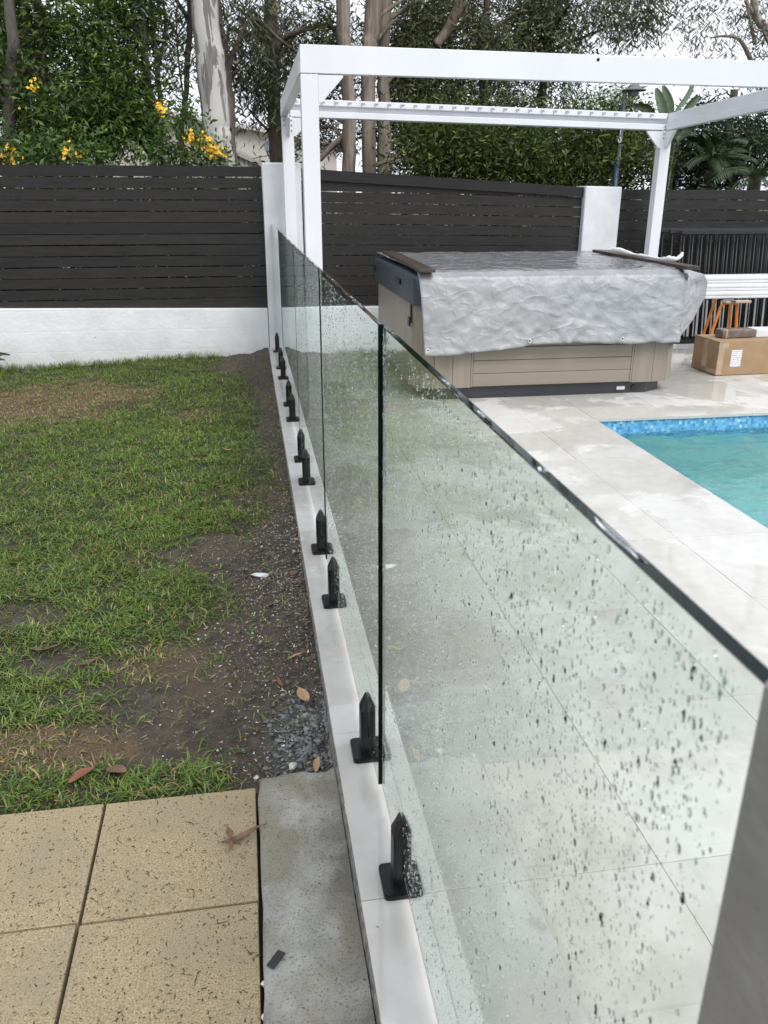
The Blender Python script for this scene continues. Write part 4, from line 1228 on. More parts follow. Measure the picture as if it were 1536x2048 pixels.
leaf_thing('broad tan leaf on the soil nearest the second spigot', -.168, 2.245, .085, .052, 1.9, MAT['tanleaf'], .6, lift=.008)
leaf_thing('narrow tan leaf standing at the end of the concrete strip', -.150, 1.945, .066, .028, 1.3, MAT['tanleaf'], .5, lift=.012)
leaf_thing('red brown leaf at the lawn edge above the pavers', -.805, 1.972, .10, .05, .7, MAT['redleaf'], .4, lift=.016)
leaf_thing('dull brown leaf at the lawn edge near the paver joint', -.715, 1.985, .09, .055, 2.5, MAT['brownleaf'], .3, lift=.016)
leaf_thing('long curled brown leaf in the grass at the picture edge', -1.07, 2.735, .14, .04, -.15, MAT['brownleaf'], .4, lift=.02)
leaf_thing('thin yellowish leaf on bare soil by the mortar edge', -.178, 2.498, .075, .018, .1, MAT['tanleaf'], .5, lift=.008)
leaf_thing('slim dark brown leaf upright on bare soil', -.238, 2.37, .08, .018, 1.75, MAT['redleaf'], .4, lift=.008)
leaf_thing('orange leaf on the grass halfway to the wall', -.46, 5.02, .095, .045, -.15, MAT['tanleaf'], .5, lift=.03)
leaf_thing('brown twisted leaf on bare soil left of the grey rubble', -.90, 2.64, .12, .035, .6, MAT['brownleaf'], .6, lift=.012)
leaf_thing('long forked brown leaf lying across paver and concrete strip', -.362, 1.655, .135, .026, .35, MAT['brownleaf'], .35, z=-.066, lift=.007)
# the fork of that leaf
lf = bpy.data.objects[[o_.name for o_ in bpy.data.objects if o_.name.startswith('fallen_leaf')][-1]]
def lobe():
    V = [(-.028, .004, .004), (-.034, .026, .010), (-.024, .045, .014), (-.016, .02, .010), (-.03, -.02, .008), (-.05, -.036, .006), (-.04, -.016, .006)]
    return pyd('leaf_lobe', V + [(x, y, z + .0009) for x, y, z in V], [(3, 2, 1, 0), (0, 6, 5, 4), (7, 8, 9, 10), (11, 12, 13, 7)])
lf.rotation_euler = (0, 0, .35)
q_ = bpy.data.objects.new('leaf_lobe', lobe()); q_.data.materials.append(MAT['brownleaf']); COL.objects.link(q_); q_.parent = lf
bs_ = box('rubber_offcut', -.045 / 2, .045 / 2, -.0095, .0095, -.0015, .0015, MAT['black_plastic'], None, .0008)
bs_.location = (-.292, 1.281, -.0505); bs_.rotation_euler = (0, .04, .95)
tag(bs_, 'small black rubber offcut lying on the concrete strip', 'offcut')
def pebble(name, label, cat, x, y, z, s, mat, seed, group=None):
    rr_ = np.random.default_rng(seed)
    bm = bmesh.new(); bmesh.ops.create_icosphere(bm, subdivisions=2, radius=1)
    for v in bm.verts:
        k = 1 + .22 * (VN.n(np.array([v.co.x * 2.1 + seed]), np.array([v.co.y * 2.1 + v.co.z * 1.7 + seed]))[0] - .5) * 2
        v.co = Vector((v.co.x * s[0], v.co.y * s[1], v.co.z * s[2])) * k
    o = obj(name, from_bm(name, bm, False), None, mat, loc=(x, y, z), rot=(0, 0, rr_.uniform(0, 3)))
    return tag(o, label, cat, group)
pebble('pebble', 'white pebble in the joint below the black rubber offcut', 'pebble', -.3185, 1.243, -.070, (.007, .007, .006), MAT['chip'], 3)
pebble('pebble', 'white pebble in the joint at the bottom edge of the picture', 'pebble', -.3195, 1.172, -.074, (.006, .007, .006), MAT['chip'], 5)
pebble('stone', 'pale stone at the end of the concrete strip beside the grey rubble', 'stone', -.222, 1.945, -.085, (.014, .011, .010), MAT['stone'], 8)
pebble('flat_stone', 'flat grey stone sunk in the grass near the picture edge', 'stone', -1.225, 3.02, -.135, (.10, .075, .03), MAT['rubble'], 12)
pp = pebble('paper_scrap', 'crumpled white paper scrap on dark soil', 'paper', -.29, 3.275, float(ground_z(np.array([-.29]), np.array([3.275]))[0]) + .008, (.042, .015, .010), MAT['paper'], 15)
pp.rotation_euler = (0, 0, -.35)

# crumbs, chips and clods: too small to pick apart
def scatter_pebbles(name, label, cat, pts, sizes, mat, seed, dome=True):
    rr_ = np.random.default_rng(seed)
    bm = bmesh.new(); bmesh.ops.create_icosphere(bm, subdivisions=1, radius=1)
    bv = np.array([v.co[:] for v in bm.verts]); bf = np.array([[v.index for v in f.verts] for f in bm.faces]); bm.free()
    k = len(pts); nv = len(bv)
    V = bv[None] * (1 + .35 * rr_.normal(0, 1, (k, nv, 1)).clip(-1, 1)) * sizes[:, None, None] * np.stack([rr_.uniform(.7, 1.4, k), rr_.uniform(.7, 1.4, k), rr_.uniform(.35, .8, k)], 1)[:, None, :]
    V = V + pts[:, None, :]
    F = bf[None] + (np.arange(k) * nv)[:, None, None]
    return tag(obj(name, npmesh(name, V.reshape(-1, 3), F.reshape(-1, 3)), None, mat), label, cat, kind='stuff')
k = 3000
xs = -.108 - rng.exponential(.20, k); ys_ = rng.uniform(1.93, 8.3, k) ; ys_ = np.where(rng.random(k) < .6, rng.uniform(1.93, 4.0, k), ys_)
bm_, _, _, _ = masks(xs, ys_); kp = (bm_ > .5) & (xs > -.9); xs, ys_ = xs[kp], ys_[kp]
scatter_pebbles('rubble', 'dark soil clods and crumbs along the tiled edge', 'soil', np.stack([xs, ys_, ground_z(xs, ys_) + .002], 1), np.clip(rng.lognormal(math.log(.0035), .5, len(xs)), .0015, .012), MAT['rubble'], 4)
k = 700
xs = rng.normal(-.17, .06, k).clip(-.3, -.108); ys_ = rng.normal(2.06, .09, k).clip(1.915, 2.4)
scatter_pebbles('gravel', 'grey crumbled mortar gravel at the end of the concrete strip', 'gravel', np.stack([xs, ys_, ground_z(xs, ys_) + .003], 1), np.clip(rng.lognormal(math.log(.0042), .5, k), .0015, .013), MAT['grey_gravel'], 6)
k = 900
xs = -.11 - np.abs(rng.normal(0, .28, k)); ys_ = rng.uniform(1.93, 4.2, k)
bm_, _, _, _ = masks(xs, ys_); kp = (bm_ > .35) & (xs > -1.2); xs, ys_ = xs[kp], ys_[kp]
scatter_pebbles('white_gravel', 'small white stone chips scattered over the bare soil', 'gravel', np.stack([xs, ys_, ground_z(xs, ys_) + .003], 1), np.clip(rng.lognormal(math.log(.0017), .5, len(xs)), .0008, .007), MAT['chip'], 7)
# pale bark flakes and chaff along the edge

# leaf bits, twigs and mulch
def litter(name, label, P, Lr, Wr, cols, flat=.2):
    k = len(P); L = rng.uniform(*Lr, k); w_ = rng.uniform(*Wr, k); az = rng.uniform(0, 2 * np.pi, k); tl = rng.normal(0, flat, k)
    d = np.stack([np.cos(az) * np.cos(tl), np.sin(az) * np.cos(tl), np.abs(np.sin(tl))], 1); s = np.stack([-np.sin(az), np.cos(az), np.zeros(k)], 1)
    bend = rng.normal(0, .18, k)
    m1 = P + d * (L * .5)[:, None] + s * (bend * L)[:, None]
    tip = P + d * L[:, None]
    V = np.stack([P, m1 - s * (w_ / 2)[:, None], tip, m1 + s * (w_ / 2)[:, None] + np.array([0, 0, .0006])], 1).reshape(-1, 3)
    F = (np.arange(k) * 4)[:, None] + np.array([0, 1, 2, 3])
    me = npmesh(name, V, F)
    c = np.ones((k, 4, 4), np.float32); ci = rng.integers(0, len(cols), k); c[:, :, :3] = (np.array(cols)[ci] * rng.uniform(.6, 1.3, (k, 1)))[:, None, :]
    a = me.color_attributes.new('tint', 'FLOAT_COLOR', 'POINT'); a.data.foreach_set('color', c.ravel())
    return tag(obj(name, me, None, MAT['litter']), label, 'litter', kind='stuff')
k = 1500
xs = rng.uniform(-1.5, -.33, k); ys_ = rng.uniform(.9, 1.845, k)
litter('leaf_litter', 'tiny twigs and leaf bits scattered on the tan pavers', np.stack([xs, ys_, np.full(k, -.0678)], 1), (.003, .017), (.001, .0035), [(.035, .03, .02), (.06, .05, .03), (.045, .055, .025), (.02, .018, .012)], .05)
k = 34
xs = rng.uniform(-1.3, -.34, k); ys_ = rng.uniform(1.0, 1.84, k)
litter('twigs', 'longer brown twigs lying on the tan pavers', np.stack([xs, ys_, np.full(k, -.0668)], 1), (.018, .045), (.0014, .003), [(.035, .03, .02), (.05, .055, .03), (.06, .04, .025)], .05)
k = 60
xs = rng.uniform(-.3, -.11, k); ys_ = rng.uniform(.9, 1.85, k)
litter('leaf_litter', 'tiny twigs and leaf bits scattered on the concrete strip', np.stack([xs, ys_, np.full(k, -.050)], 1), (.004, .016), (.001, .003), [(.03, .03, .025), (.06, .05, .03)], .05)
k = 16000
xs = -.12 - rng.random(k) ** 1.3 * 1.2; ys_ = 1.9 + rng.random(k) ** 1.2 * 6.5
b1, d1, m1_, _ = masks(xs, ys_); kp = rng.random(k) < np.clip(.12 + m1_ * .9 + b1 * .30, 0, 1); xs, ys_ = xs[kp], ys_[kp]
litter('mulch', 'dry brown grass stalks and leaf mulch on the bare soil', np.stack([xs, ys_, ground_z(xs, ys_) + .003], 1), (.008, .04), (.001, .004), [(.20, .13, .06), (.11, .065, .03), (.30, .23, .13), (.08, .045, .025)], .3)
k = 2600
xs = -.11 - np.abs(rng.normal(0, .17, k)); ys_ = np.where(rng.random(k) < .6, rng.normal(3.3, .45, k), rng.uniform(1.95, 6.5, k)).clip(1.93, 8.2)
b1, d1, m1_, _ = masks(xs, ys_); kp = (b1 > .3) & (xs > -1.0); xs, ys_ = xs[kp], ys_[kp]
litter('chaff', 'pale bark flakes and chaff on the soil along the tiled edge', np.stack([xs, ys_, ground_z(xs, ys_) + .003], 1), (.004, .022), (.002, .006), [(.42, .36, .27), (.55, .50, .42), (.30, .22, .14), (.20, .13, .08)], .25)
litter('deck_bits', 'small dark twigs on the tiled edge by the nearest spigot', np.stack([rng.uniform(-.09, -.03, 8), rng.uniform(1.0, 2.6, 8), np.full(8, .001)], 1), (.006, .014), (.0012, .002), [(.03, .03, .025)], .02)

# ------------------------------------------------------------------ background: trees, shrubs, palms, sheds, lamp
def leaves_me(name, C, per, spread, L, Wd, droop, cols, fold=.25, rs=None):
    """C (N,3) cluster centres with own size column optional"""
    k = len(C) * per
    P = np.repeat(C, per, 0) + rng.normal(0, 1, (k, 3)) * np.array(spread)
    d = rng.normal(0, 1, (k, 3)); d /= np.linalg.norm(d, axis=1)[:, None]
    d[:, 2] = d[:, 2] * (1 - droop) - droop * 1.1; d /= np.linalg.norm(d, axis=1)[:, None]
    r_ = rng.normal(0, 1, (k, 3)); s = np.cross(d, r_); s /= np.linalg.norm(s, axis=1)[:, None] + 1e-9
    nn_ = np.cross(d, s)
    LL = (L * rng.uniform(.65, 1.3, k))[:, None]; WW = (Wd * rng.uniform(.7, 1.3, k))[:, None]
    m1 = P + d * LL * .45
    V = np.stack([P, m1 + s * WW / 2 + nn_ * WW * fold, P + d * LL, m1 - s * WW / 2 + nn_ * WW * fold], 1).reshape(-1, 3)
    F = (np.arange(k) * 4)[:, None] + np.array([0, 1, 2, 3])
    me = npmesh(name, V, F)
    cl = np.repeat(rng.random((len(C), 1)), per, 0)
    cols = np.array(cols); ci = rng.integers(0, len(cols), k)
    col = cols[ci] * (.45 + .75 * cl + .4 * rng.random((k, 1)))
    c = np.ones((k, 4, 4), np.float32); c[:, :, :3] = col[:, None, :]
    a = me.color_attributes.new('tint', 'FLOAT_COLOR', 'POINT'); a.data.foreach_set('color', c.ravel())
    return me
LEAFS = {
    'wattle': dict(per=46, spread=(.115, .115, .11), L=.095, Wd=.021, droop=.25, cols=[(.055, .105, .018), (.095, .155, .026), (.150, .200, .036), (.028, .056, .012)]),
    'gum': dict(per=26, spread=(.08, .08, .16), L=.13, Wd=.019, droop=.62, cols=[(.075, .092, .050), (.110, .125, .068), (.055, .070, .036), (.145, .15, .08)]),
    'paper': dict(per=32, spread=(.11, .11, .14), L=.115, Wd=.020, droop=.45, cols=[(.072, .092, .036), (.115, .128, .048), (.050, .068, .026), (.155, .152, .066)]),
    'bush': dict(per=56, spread=(.15, .15, .13), L=.08, Wd=.020, droop=.15, cols=[(.042, .074, .014), (.080, .115, .021), (.135, .158, .031), (.024, .042, .011)]),
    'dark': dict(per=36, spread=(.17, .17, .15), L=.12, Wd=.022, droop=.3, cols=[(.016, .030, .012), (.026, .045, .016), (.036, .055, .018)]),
    'shrub': dict(per=26, spread=(.09, .09, .08), L=.075, Wd=.03, droop=.1, cols=[(.045, .10, .020), (.070, .14, .03), (.10, .16, .04)]),
}
DENS = 1.12
def volume_pts(vols):
    C = []
    for (c, r_, k) in vols:
        k = int(k * DENS); g_ = max(3, k // 7)
        p = rng.normal(0, 1, (g_, 3)); p /= np.linalg.norm(p, axis=1)[:, None]
        p *= (rng.random((g_, 1)) ** .42) * (.75 + .45 * rng.random((g_, 1)))
        p = p[rng.integers(0, g_, k)] * np.array(r_)[None] + rng.normal(0, 1, (k, 3)) * np.array([.18, .18, .13])
        C.append(np.array(c)[None] + p)
    return np.vstack(C)
def tree(label, trunk, vols, spec, bmat, name='tree', extra=None, limbs=9, group='trees beyond the fences', limb_r=.02):
    """trunk: [(px,py,Y,r)...] or [((x,y,z),r)...]; vols: [((x,y,z),(rx,ry,rz),clusters)]"""
    b0 = Vector(trunk[0][0])
    root = thing(name, (b0.x, b0.y, -.2), label, 'tree', group)
    P = [Vector(t[0]) for t in trunk]; rad = [t[1] for t in trunk]
    P = [Vector((P[0].x, P[0].y, -.25))] + P; rad = [rad[0] * 1.25] + rad
    sp, sr = smoothpath(P, rad, 6)
    # slight wander
    for i in range(1, len(sp)):
        sp[i] = sp[i] + Vector((rng.normal(0, .005), rng.normal(0, .005), 0))
    tube('trunk', sp, sr, bmat, root, 14, True, .06, int(abs(b0.x) * 100))
    C = volume_pts(vols)
    data = []
    pick = rng.choice(len(C), min(limbs, len(C)), replace=False)
    for q in pick:
        c = Vector(C[q])
        cand = min(sp, key=lambda s_: (s_ - c).length + 1.1 * max(0, s_.z - c.z + .4))
        mid = cand.lerp(c, .5) + Vector((rng.normal(0, .12), rng.normal(0, .12), rng.normal(.08, .1)))
        lp, lr = smoothpath([cand, mid, c], [limb_r * 1.5, limb_r, limb_r * .3], 4)
        data.append(tube_data(lp, lr, 6))
    if extra:
        for (pts, r0, r1) in extra:
            lp, lr = smoothpath(pts, list(np.linspace(r0, r1, len(pts))), 5)
            data.append(tube_data(lp, lr, 8))
    for (v, f) in data:
        obj('limb', pyd('limb', v, f, True), root, bmat)
    obj('crown', leaves_me('crown', C, **LEAFS[spec]), root, MAT['leaf'])
    return root
def V3(px, py, Y): return tuple(at(px, py, Y))
def vol(px, py, Y, rpx, rpy, ry, k):
    c = at(px, py, Y); s = (c - CAMPOS).length / FPX
    return (tuple(c), (rpx * s, ry, rpy * s * 1.03), k)
def above(px, Y, z, rx, ry, rz, k):
    c = at(px, 0, Y); return ((c.x, c.y, z), (rx, ry, rz), k)

tree('dense green tree with a dark trunk at the left picture edge', [(V3(22, 320, 10.4), .07), (V3(22, 150, 10.4), .065), (V3(18, 0, 10.4), .055), (tuple(Vector(V3(10, 0, 11.2)) + Vector((0, 0, 2.6))), .03)],
     [vol(10, 90, 11.0, 90, 140, .7, 105), vol(30, 250, 10.8, 80, 80, .5, 60), above(0, 11.2, 5.2, 1.3, 1.2, 1.3, 90)], 'wattle', MAT['darkbark'])
tree('dense green tree with twin brown stems above the left fence', [(V3(52, 320, 10.8), .052), (V3(52, 150, 10.8), .048), (V3(45, 0, 10.8), .043), (tuple(Vector(V3(30, 0, 11)) + Vector((0, 0, 2.4))), .02)],
     [vol(85, 130, 11.2, 75, 150, .8, 85), vol(110, 270, 10.6, 75, 60, .4, 60), above(70, 11, 5.3, 1.0, 1.0, 1.2, 70)], 'wattle', MAT['darkbark'],
     extra=[([V3(80, 320, 10.8), V3(86, 150, 10.8), V3(75, 0, 10.8)], .048, .042)])
tree('dense green tree between the twin stems and the thin dark trunks', [(V3(200, 320, 11.3), .05), (V3(190, 150, 11.3), .045), (V3(200, 0, 11.3), .04), (tuple(Vector(V3(205, 0, 11.3)) + Vector((0, 0, 2.4))), .02)],
     [vol(185, 100, 11.3, 80, 140, .8, 115), vol(200, 240, 10.8, 85, 90, .6, 110), above(190, 11.3, 5.3, 1.1, 1.0, 1.2, 80)], 'wattle', MAT['darkbark'])
tree('leafy tree with a thin dark trunk left of the pale gum', [(V3(306, 320, 11), .042), (V3(291, 110, 11), .04), (V3(280, 0, 11), .036), (tuple(Vector(V3(275, 0, 11)) + Vector((0, 0, 2.2))), .02)],
     [vol(275, 40, 11.2, 65, 90, .7, 55), vol(262, 250, 10.9, 48, 70, .5, 46), above(280, 11, 5.0, .9, .9, 1.2, 60)], 'wattle', MAT['darkbark'],
     extra=[([V3(291, 110, 11), V3(272, 60, 11), V3(262, 0, 11)], .022, .014)])
tree('slender dark tree with forked stems beside the yellow flower stalk', [(V3(326, 320, 11.3), .03), (V3(316, 140, 11.3), .03), (V3(303, 30, 11.3), .026), (tuple(Vector(V3(296, 0, 11.3)) + Vector((0, 0, 2))), .015)],
     [vol(318, 20, 11.5, 30, 50, .5, 16), vol(345, 160, 12, 16, 40, .4, 6), above(320, 11.3, 4.9, .8, .8, 1.0, 45)], 'gum', MAT['darkbark'], limbs=5,
     extra=[([V3(316, 140, 11.3), V3(330, 60, 11.3), V3(326, 0, 11.3)], .02, .014)])
tree('slender brown tree just left of the pale gum trunk', [(V3(364, 320, 12), .04), (V3(371, 180, 12), .035), (V3(380, 0, 12), .035), (tuple(Vector(V3(384, 0, 12)) + Vector((0, 0, 2))), .015)],
     [vol(362, 40, 12.2, 26, 60, .5, 20), vol(350, 130, 12.4, 14, 40, .3, 5), above(380, 12, 5.2, .8, .8, 1.0, 45)], 'gum', MAT['darkbark'], limbs=5,
     extra=[([V3(368, 200, 12), V3(358, 130, 12), V3(352, 40, 12)], .014, .008)])
tree('thick pale gum tree with mottled grey bark behind the left fence', [(V3(441, 330, 10.5), .170), (V3(434, 250, 10.5), .168), (V3(422, 130, 10.5), .160), (V3(409, 0, 10.5), .148), (tuple(Vector(V3(404, 0, 10.5)) + Vector((0, .1, 3))), .10), (tuple(Vector(V3(410, 0, 10.5)) + Vector((.3, .3, 5.5))), .04)],
     [above(400, 10.8, 7.4, 1.9, 1.8, 1.3, 170)], 'gum', MAT['gum'], limbs=12, limb_r=.035)
tree('brown barked tree close behind the pale gum trunk', [(V3(464, 330, 11.6), .068), (V3(459, 220, 11.6), .070), (V3(444, 90, 11.6), .070), (V3(431, 0, 11.6), .066), (tuple(Vector(V3(425, 0, 11.6)) + Vector((0, .1, 2.4))), .03)],
     [vol(478, 40, 11.9, 40, 70, .6, 40), vol(495, 150, 12.2, 30, 55, .5, 22), above(440, 11.6, 5.6, 1.3, 1.2, 1.3, 80)], 'gum', MAT['brownbark'],
     extra=[([V3(452, 150, 11.6), V3(500, 40, 11.7), V3(560, 80, 11.8), V3(600, 110, 11.9)], .035, .012)])
tree('leaning brown tree with hanging grey green leaves behind the pergola corner', [(V3(553, 330, 12.6), .095), (V3(549, 250, 12.6), .095), (V3(545, 110, 12.6), .09), (V3(540, 0, 12.6), .085), (tuple(Vector(V3(536, 0, 12.6)) + Vector((0, 0, 2.6))), .04)],
     [vol(515, 100, 12.9, 50, 95, .8, 70), vol(520, 205, 12.4, 38, 30, .4, 22), vol(585, 60, 13, 40, 70, .6, 46), vol(595, 260, 12.9, 22, 55, .4, 20), above(540, 12.6, 5.8, 1.4, 1.3, 1.3, 90)], 'gum', MAT['brownbark'],
     extra=[([V3(548, 160, 12.6), V3(560, 90, 12.4), V3(600, 62, 12.2), V3(660, 52, 12.1), V3(698, 85, 12.0)], .045, .022), ([V3(549, 270, 12.6), V3(520, 245, 12.5), V3(495, 215, 12.4)], .025, .01),
            ([V3(545, 100, 12.6), V3(515, 55, 12.6), V3(475, 15, 12.5)], .03, .015)])
tree('straight tan paperbark nearest the pergola corner', [(V3(697, 335, 11.5), .088), (V3(699, 220, 11.5), .086), (V3(690, 100, 11.5), .086), (V3(685, 0, 11.5), .085), (tuple(Vector(V3(680, 0, 11.5)) + Vector((0, 0, 3))), .04)],
     [vol(650, 60, 12.3, 45, 90, .6, 60), vol(655, 250, 12.5, 36, 75, .5, 46), above(670, 11.8, 6.2, 1.3, 1.2, 1.4, 90)], 'paper', MAT['paperbark'],
     extra=[([V3(640, 320, 11.6), V3(662, 295, 11.6), V3(692, 270, 11.5)], .03, .045)])
tree('paperbark with a trunk widening upward, middle of the three', [(V3(738, 335, 11.6), .095), (V3(737, 220, 11.6), .092), (V3(738, 100, 11.6), .096), (V3(746, 0, 11.6), .108), (tuple(Vector(V3(755, 0, 11.6)) + Vector((0, 0, 3))), .05)],
     [vol(815, 60, 12.6, 60, 90, .7, 95), vol(800, 250, 12.4, 50, 80, .5, 70), above(760, 11.8, 6.3, 1.3, 1.2, 1.4, 90)], 'paper', MAT['paperbark'])
tree('paperbark with curling bark, third along from the pergola corner', [(V3(768, 335, 12), .10), (V3(770, 230, 12), .085), (V3(764, 120, 12), .075), (V3(772, 0, 12), .082), (tuple(Vector(V3(780, 0, 12)) + Vector((0, 0, 3))), .04)],
     [vol(880, 110, 12.8, 60, 130, .7, 125), vol(850, 230, 12.3, 55, 70, .5, 70), above(800, 12.2, 6.2, 1.3, 1.2, 1.4, 80)], 'paper', MAT['paperbark'],
     extra=[([V3(872, 90, 12.2), V3(895, 60, 12.2), V3(925, 0, 12.2)], .06, .075)])
tree('dark stemmed leafy tree behind the middle of the front beam', [(V3(972, 335, 12.4), .055), (V3(968, 200, 12.4), .055), (V3(962, 80, 12.4), .05), (V3(975, 0, 12.4), .045), (tuple(Vector(V3(980, 0, 12.4)) + Vector((0, 0, 2.5))), .02)],
     [vol(960, 70, 12.8, 75, 110, .8, 145), vol(950, 230, 12.6, 60, 70, .5, 70), vol(1050, 60, 13, 60, 80, .7, 105), above(980, 12.4, 5.8, 1.5, 1.3, 1.3, 110)], 'paper', MAT['darkbark'])
tree('airy gum with hanging leaves above the front beam', [(V3(1090, 335, 13), .06), (V3(1085, 200, 13), .058), (V3(1100, 60, 13), .05), (V3(1120, 0, 13), .045), (tuple(Vector(V3(1150, 0, 13)) + Vector((0, 0, 2.5))), .02)],
     [vol(1120, 25, 13, 65, 75, .7, 120), vol(1235, 10, 13.2, 85, 60, .6, 85), vol(1330, 35, 13, 70, 42, .5, 42), vol(1110, 180, 13, 50, 55, .5, 36), above(1180, 13, 5.9, 2.0, 1.5, 1.2, 130)], 'gum', MAT['darkbark'])
for (lab, px, py, Y, rx, ry_, k) in [
        ('rounded olive bush behind the fence, below the middle of the rear beam', 880, 315, 10.9, 70, 70, 85),
        ('dense olive bush behind the fence, between the olive bush and the white pillar', 1010, 310, 10.7, 95, 75, 120),
        ('dense olive bush directly behind the white pillar', 1135, 310, 10.9, 85, 80, 115),
        ('dense olive bush behind the blue lamp post', 1245, 310, 11.2, 62, 75, 80)]:
    c = at(px, py, Y)
    tree(lab, [((c.x, c.y, .4), .04), ((c.x + .05, c.y, 1.0), .035), ((c.x, c.y, 1.7), .02)], [vol(px, py, Y, rx, ry_, .6, int(k * 1.45)), ((c.x, c.y, 1.0), (.75, .6, .7), 30)], 'bush', MAT['darkbark'], name='bush', group='bushes behind the fence', limbs=7, limb_r=.012)
tree('small far round tree beside the street lamp', [((at(1222, 215, 24).x, 24, 1.5), .10), ((at(1222, 215, 24).x, 24, 3.4), .06)], [vol(1222, 218, 24, 30, 34, .8, 60)], 'bush', MAT['darkbark'], limbs=5)
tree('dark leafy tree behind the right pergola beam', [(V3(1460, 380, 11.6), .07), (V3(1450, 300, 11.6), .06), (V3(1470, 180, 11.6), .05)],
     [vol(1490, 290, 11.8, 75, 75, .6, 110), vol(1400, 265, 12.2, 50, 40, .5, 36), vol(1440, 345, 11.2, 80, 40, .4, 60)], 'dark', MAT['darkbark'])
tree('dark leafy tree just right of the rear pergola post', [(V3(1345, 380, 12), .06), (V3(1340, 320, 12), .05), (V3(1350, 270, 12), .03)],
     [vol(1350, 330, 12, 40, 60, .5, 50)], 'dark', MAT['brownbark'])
tree('sparse gum with pale bare limbs at the right picture edge', [(V3(1600, 330, 15), .12), (V3(1575, 180, 15), .11), (V3(1538, 70, 15), .08), (V3(1508, 0, 15), .06), (tuple(Vector(V3(1490, 0, 15)) + Vector((0, 0, 2))), .03)],
     [vol(1450, 55, 15, 55, 60, .7, 26), vol(1510, 150, 15.2, 50, 40, .6, 22), vol(1440, 130, 15.5, 30, 30, .5, 7), vol(1530, 20, 15, 60, 60, .7, 20), above(1500, 15, 6.2, 2.0, 1.5, 1.2, 70)], 'gum', MAT['palebark'], limbs=10,
     extra=[([V3(1504, 125, 15), V3(1480, 80, 15), V3(1450, 72, 15), V3(1420, 76, 15)], .045, .012), ([V3(1538, 70, 15), V3(1515, 40, 15), V3(1490, 0, 15)], .05, .03), ([V3(1510, 90, 15), V3(1500, 40, 15), V3(1492, 0, 15)], .035, .02), ([V3(1575, 180, 15), V3(1520, 150, 15), V3(1504, 120, 15)], .05, .045)])

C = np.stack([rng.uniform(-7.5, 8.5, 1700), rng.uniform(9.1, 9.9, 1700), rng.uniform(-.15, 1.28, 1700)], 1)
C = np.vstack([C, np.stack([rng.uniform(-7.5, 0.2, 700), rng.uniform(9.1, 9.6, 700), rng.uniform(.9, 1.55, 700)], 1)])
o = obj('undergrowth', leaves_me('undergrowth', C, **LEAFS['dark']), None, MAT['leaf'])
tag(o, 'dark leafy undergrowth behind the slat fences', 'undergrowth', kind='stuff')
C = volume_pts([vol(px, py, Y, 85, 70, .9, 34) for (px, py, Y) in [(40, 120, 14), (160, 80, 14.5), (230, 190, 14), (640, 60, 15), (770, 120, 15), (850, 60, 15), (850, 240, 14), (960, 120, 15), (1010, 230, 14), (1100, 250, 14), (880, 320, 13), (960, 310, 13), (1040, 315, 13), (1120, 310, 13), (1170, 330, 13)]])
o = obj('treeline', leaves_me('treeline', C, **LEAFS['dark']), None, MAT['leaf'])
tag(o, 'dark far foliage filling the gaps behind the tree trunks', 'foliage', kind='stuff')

# yellow-flowering shrubs poking over the fence
def shrub(label, spots, flowers, Y):
    c = at(spots[0][0], 330, Y)
    root = thing('flowering_shrub', (c.x, c.y, -.2), label, 'shrub', 'yellow flowering shrubs behind the fence')
    data = []
    C = []
    for (px, py, rx, ry_, k) in spots:
        p = at(px, py, Y); data.append(tube_data([(c.x, c.y, -.2), (c.x * .5 + p.x * .5, c.y, .9), tuple(p)], [.02, .015, .006], 6))
        C.append(volume_pts([vol(px, py, Y, rx, ry_, .2, k)]))
    for (v, f) in data: obj('stem', pyd('stem', v, f, True), root, MAT['darkbark'])
    C.append(volume_pts([((c.x, c.y, .9), (.35, .25, .5), 30)]))
    obj('foliage', leaves_me('foliage', np.vstack(C), **LEAFS['shrub']), root, MAT['leaf'])
    V = []; F = []
    for (px, py, rx, ry_, k) in flowers:
        cc = at(px, py, Y - .12); s = (cc - CAMPOS).length / FPX
        for q in range(k):
            fc = cc + Vector((rng.normal(0, .5) * rx * s, rng.normal(0, .06), rng.normal(0, .5) * ry_ * s))
            ax = Vector((rng.normal(0, .6), -1 + rng.normal(0, .3), rng.normal(0.2, .5))).normalized()
            sd_ = ax.cross(Vector((0, 0, 1))).normalized(); u_ = sd_.cross(ax)
            for e in range(5):
                a = e * 2 * math.pi / 5 + rng.random(); r_ = rng.uniform(.014, .022)
                d1 = sd_ * math.cos(a) + u_ * math.sin(a); d2 = ax.cross(d1)
                o_ = len(V); V += [fc, fc + d1 * r_ * .6 + d2 * r_ * .42 + ax * r_ * .3, fc + d1 * r_ * 1.1 + ax * r_ * .45, fc + d1 * r_ * .6 - d2 * r_ * .42 + ax * r_ * .3]
                F.append((o_, o_ + 1, o_ + 2, o_ + 3))
    tag(obj('flowers', pyd('flowers', V, F), root, MAT['flower']), kind='stuff')
shrub('yellow flowering shrub over the fence at the left picture edge', [(55, 318, 40, 18, 24), (15, 318, 25, 18, 14)], [(12, 315, 22, 16, 34), (25, 298, 10, 8, 8), (40, 308, 6, 5, 4)], 9.4)
shrub('small yellow flowering shrub over the middle of the left fence', [(160, 312, 26, 16, 16), (190, 318, 16, 10, 8)], [(140, 305, 12, 12, 16), (165, 308, 12, 8, 8)], 9.4)
shrub('tall yellow flowering shrub in front of the pale gum trunk', [(375, 300, 24, 26, 20), (338, 275, 12, 40, 10), (325, 235, 6, 16, 4), (415, 318, 18, 12, 7)], [(385, 277, 16, 14, 40), (428, 305, 18, 16, 50), (418, 285, 8, 10, 14), (320, 213, 7, 14, 16), (328, 220, 6, 8, 6)], 9.5)
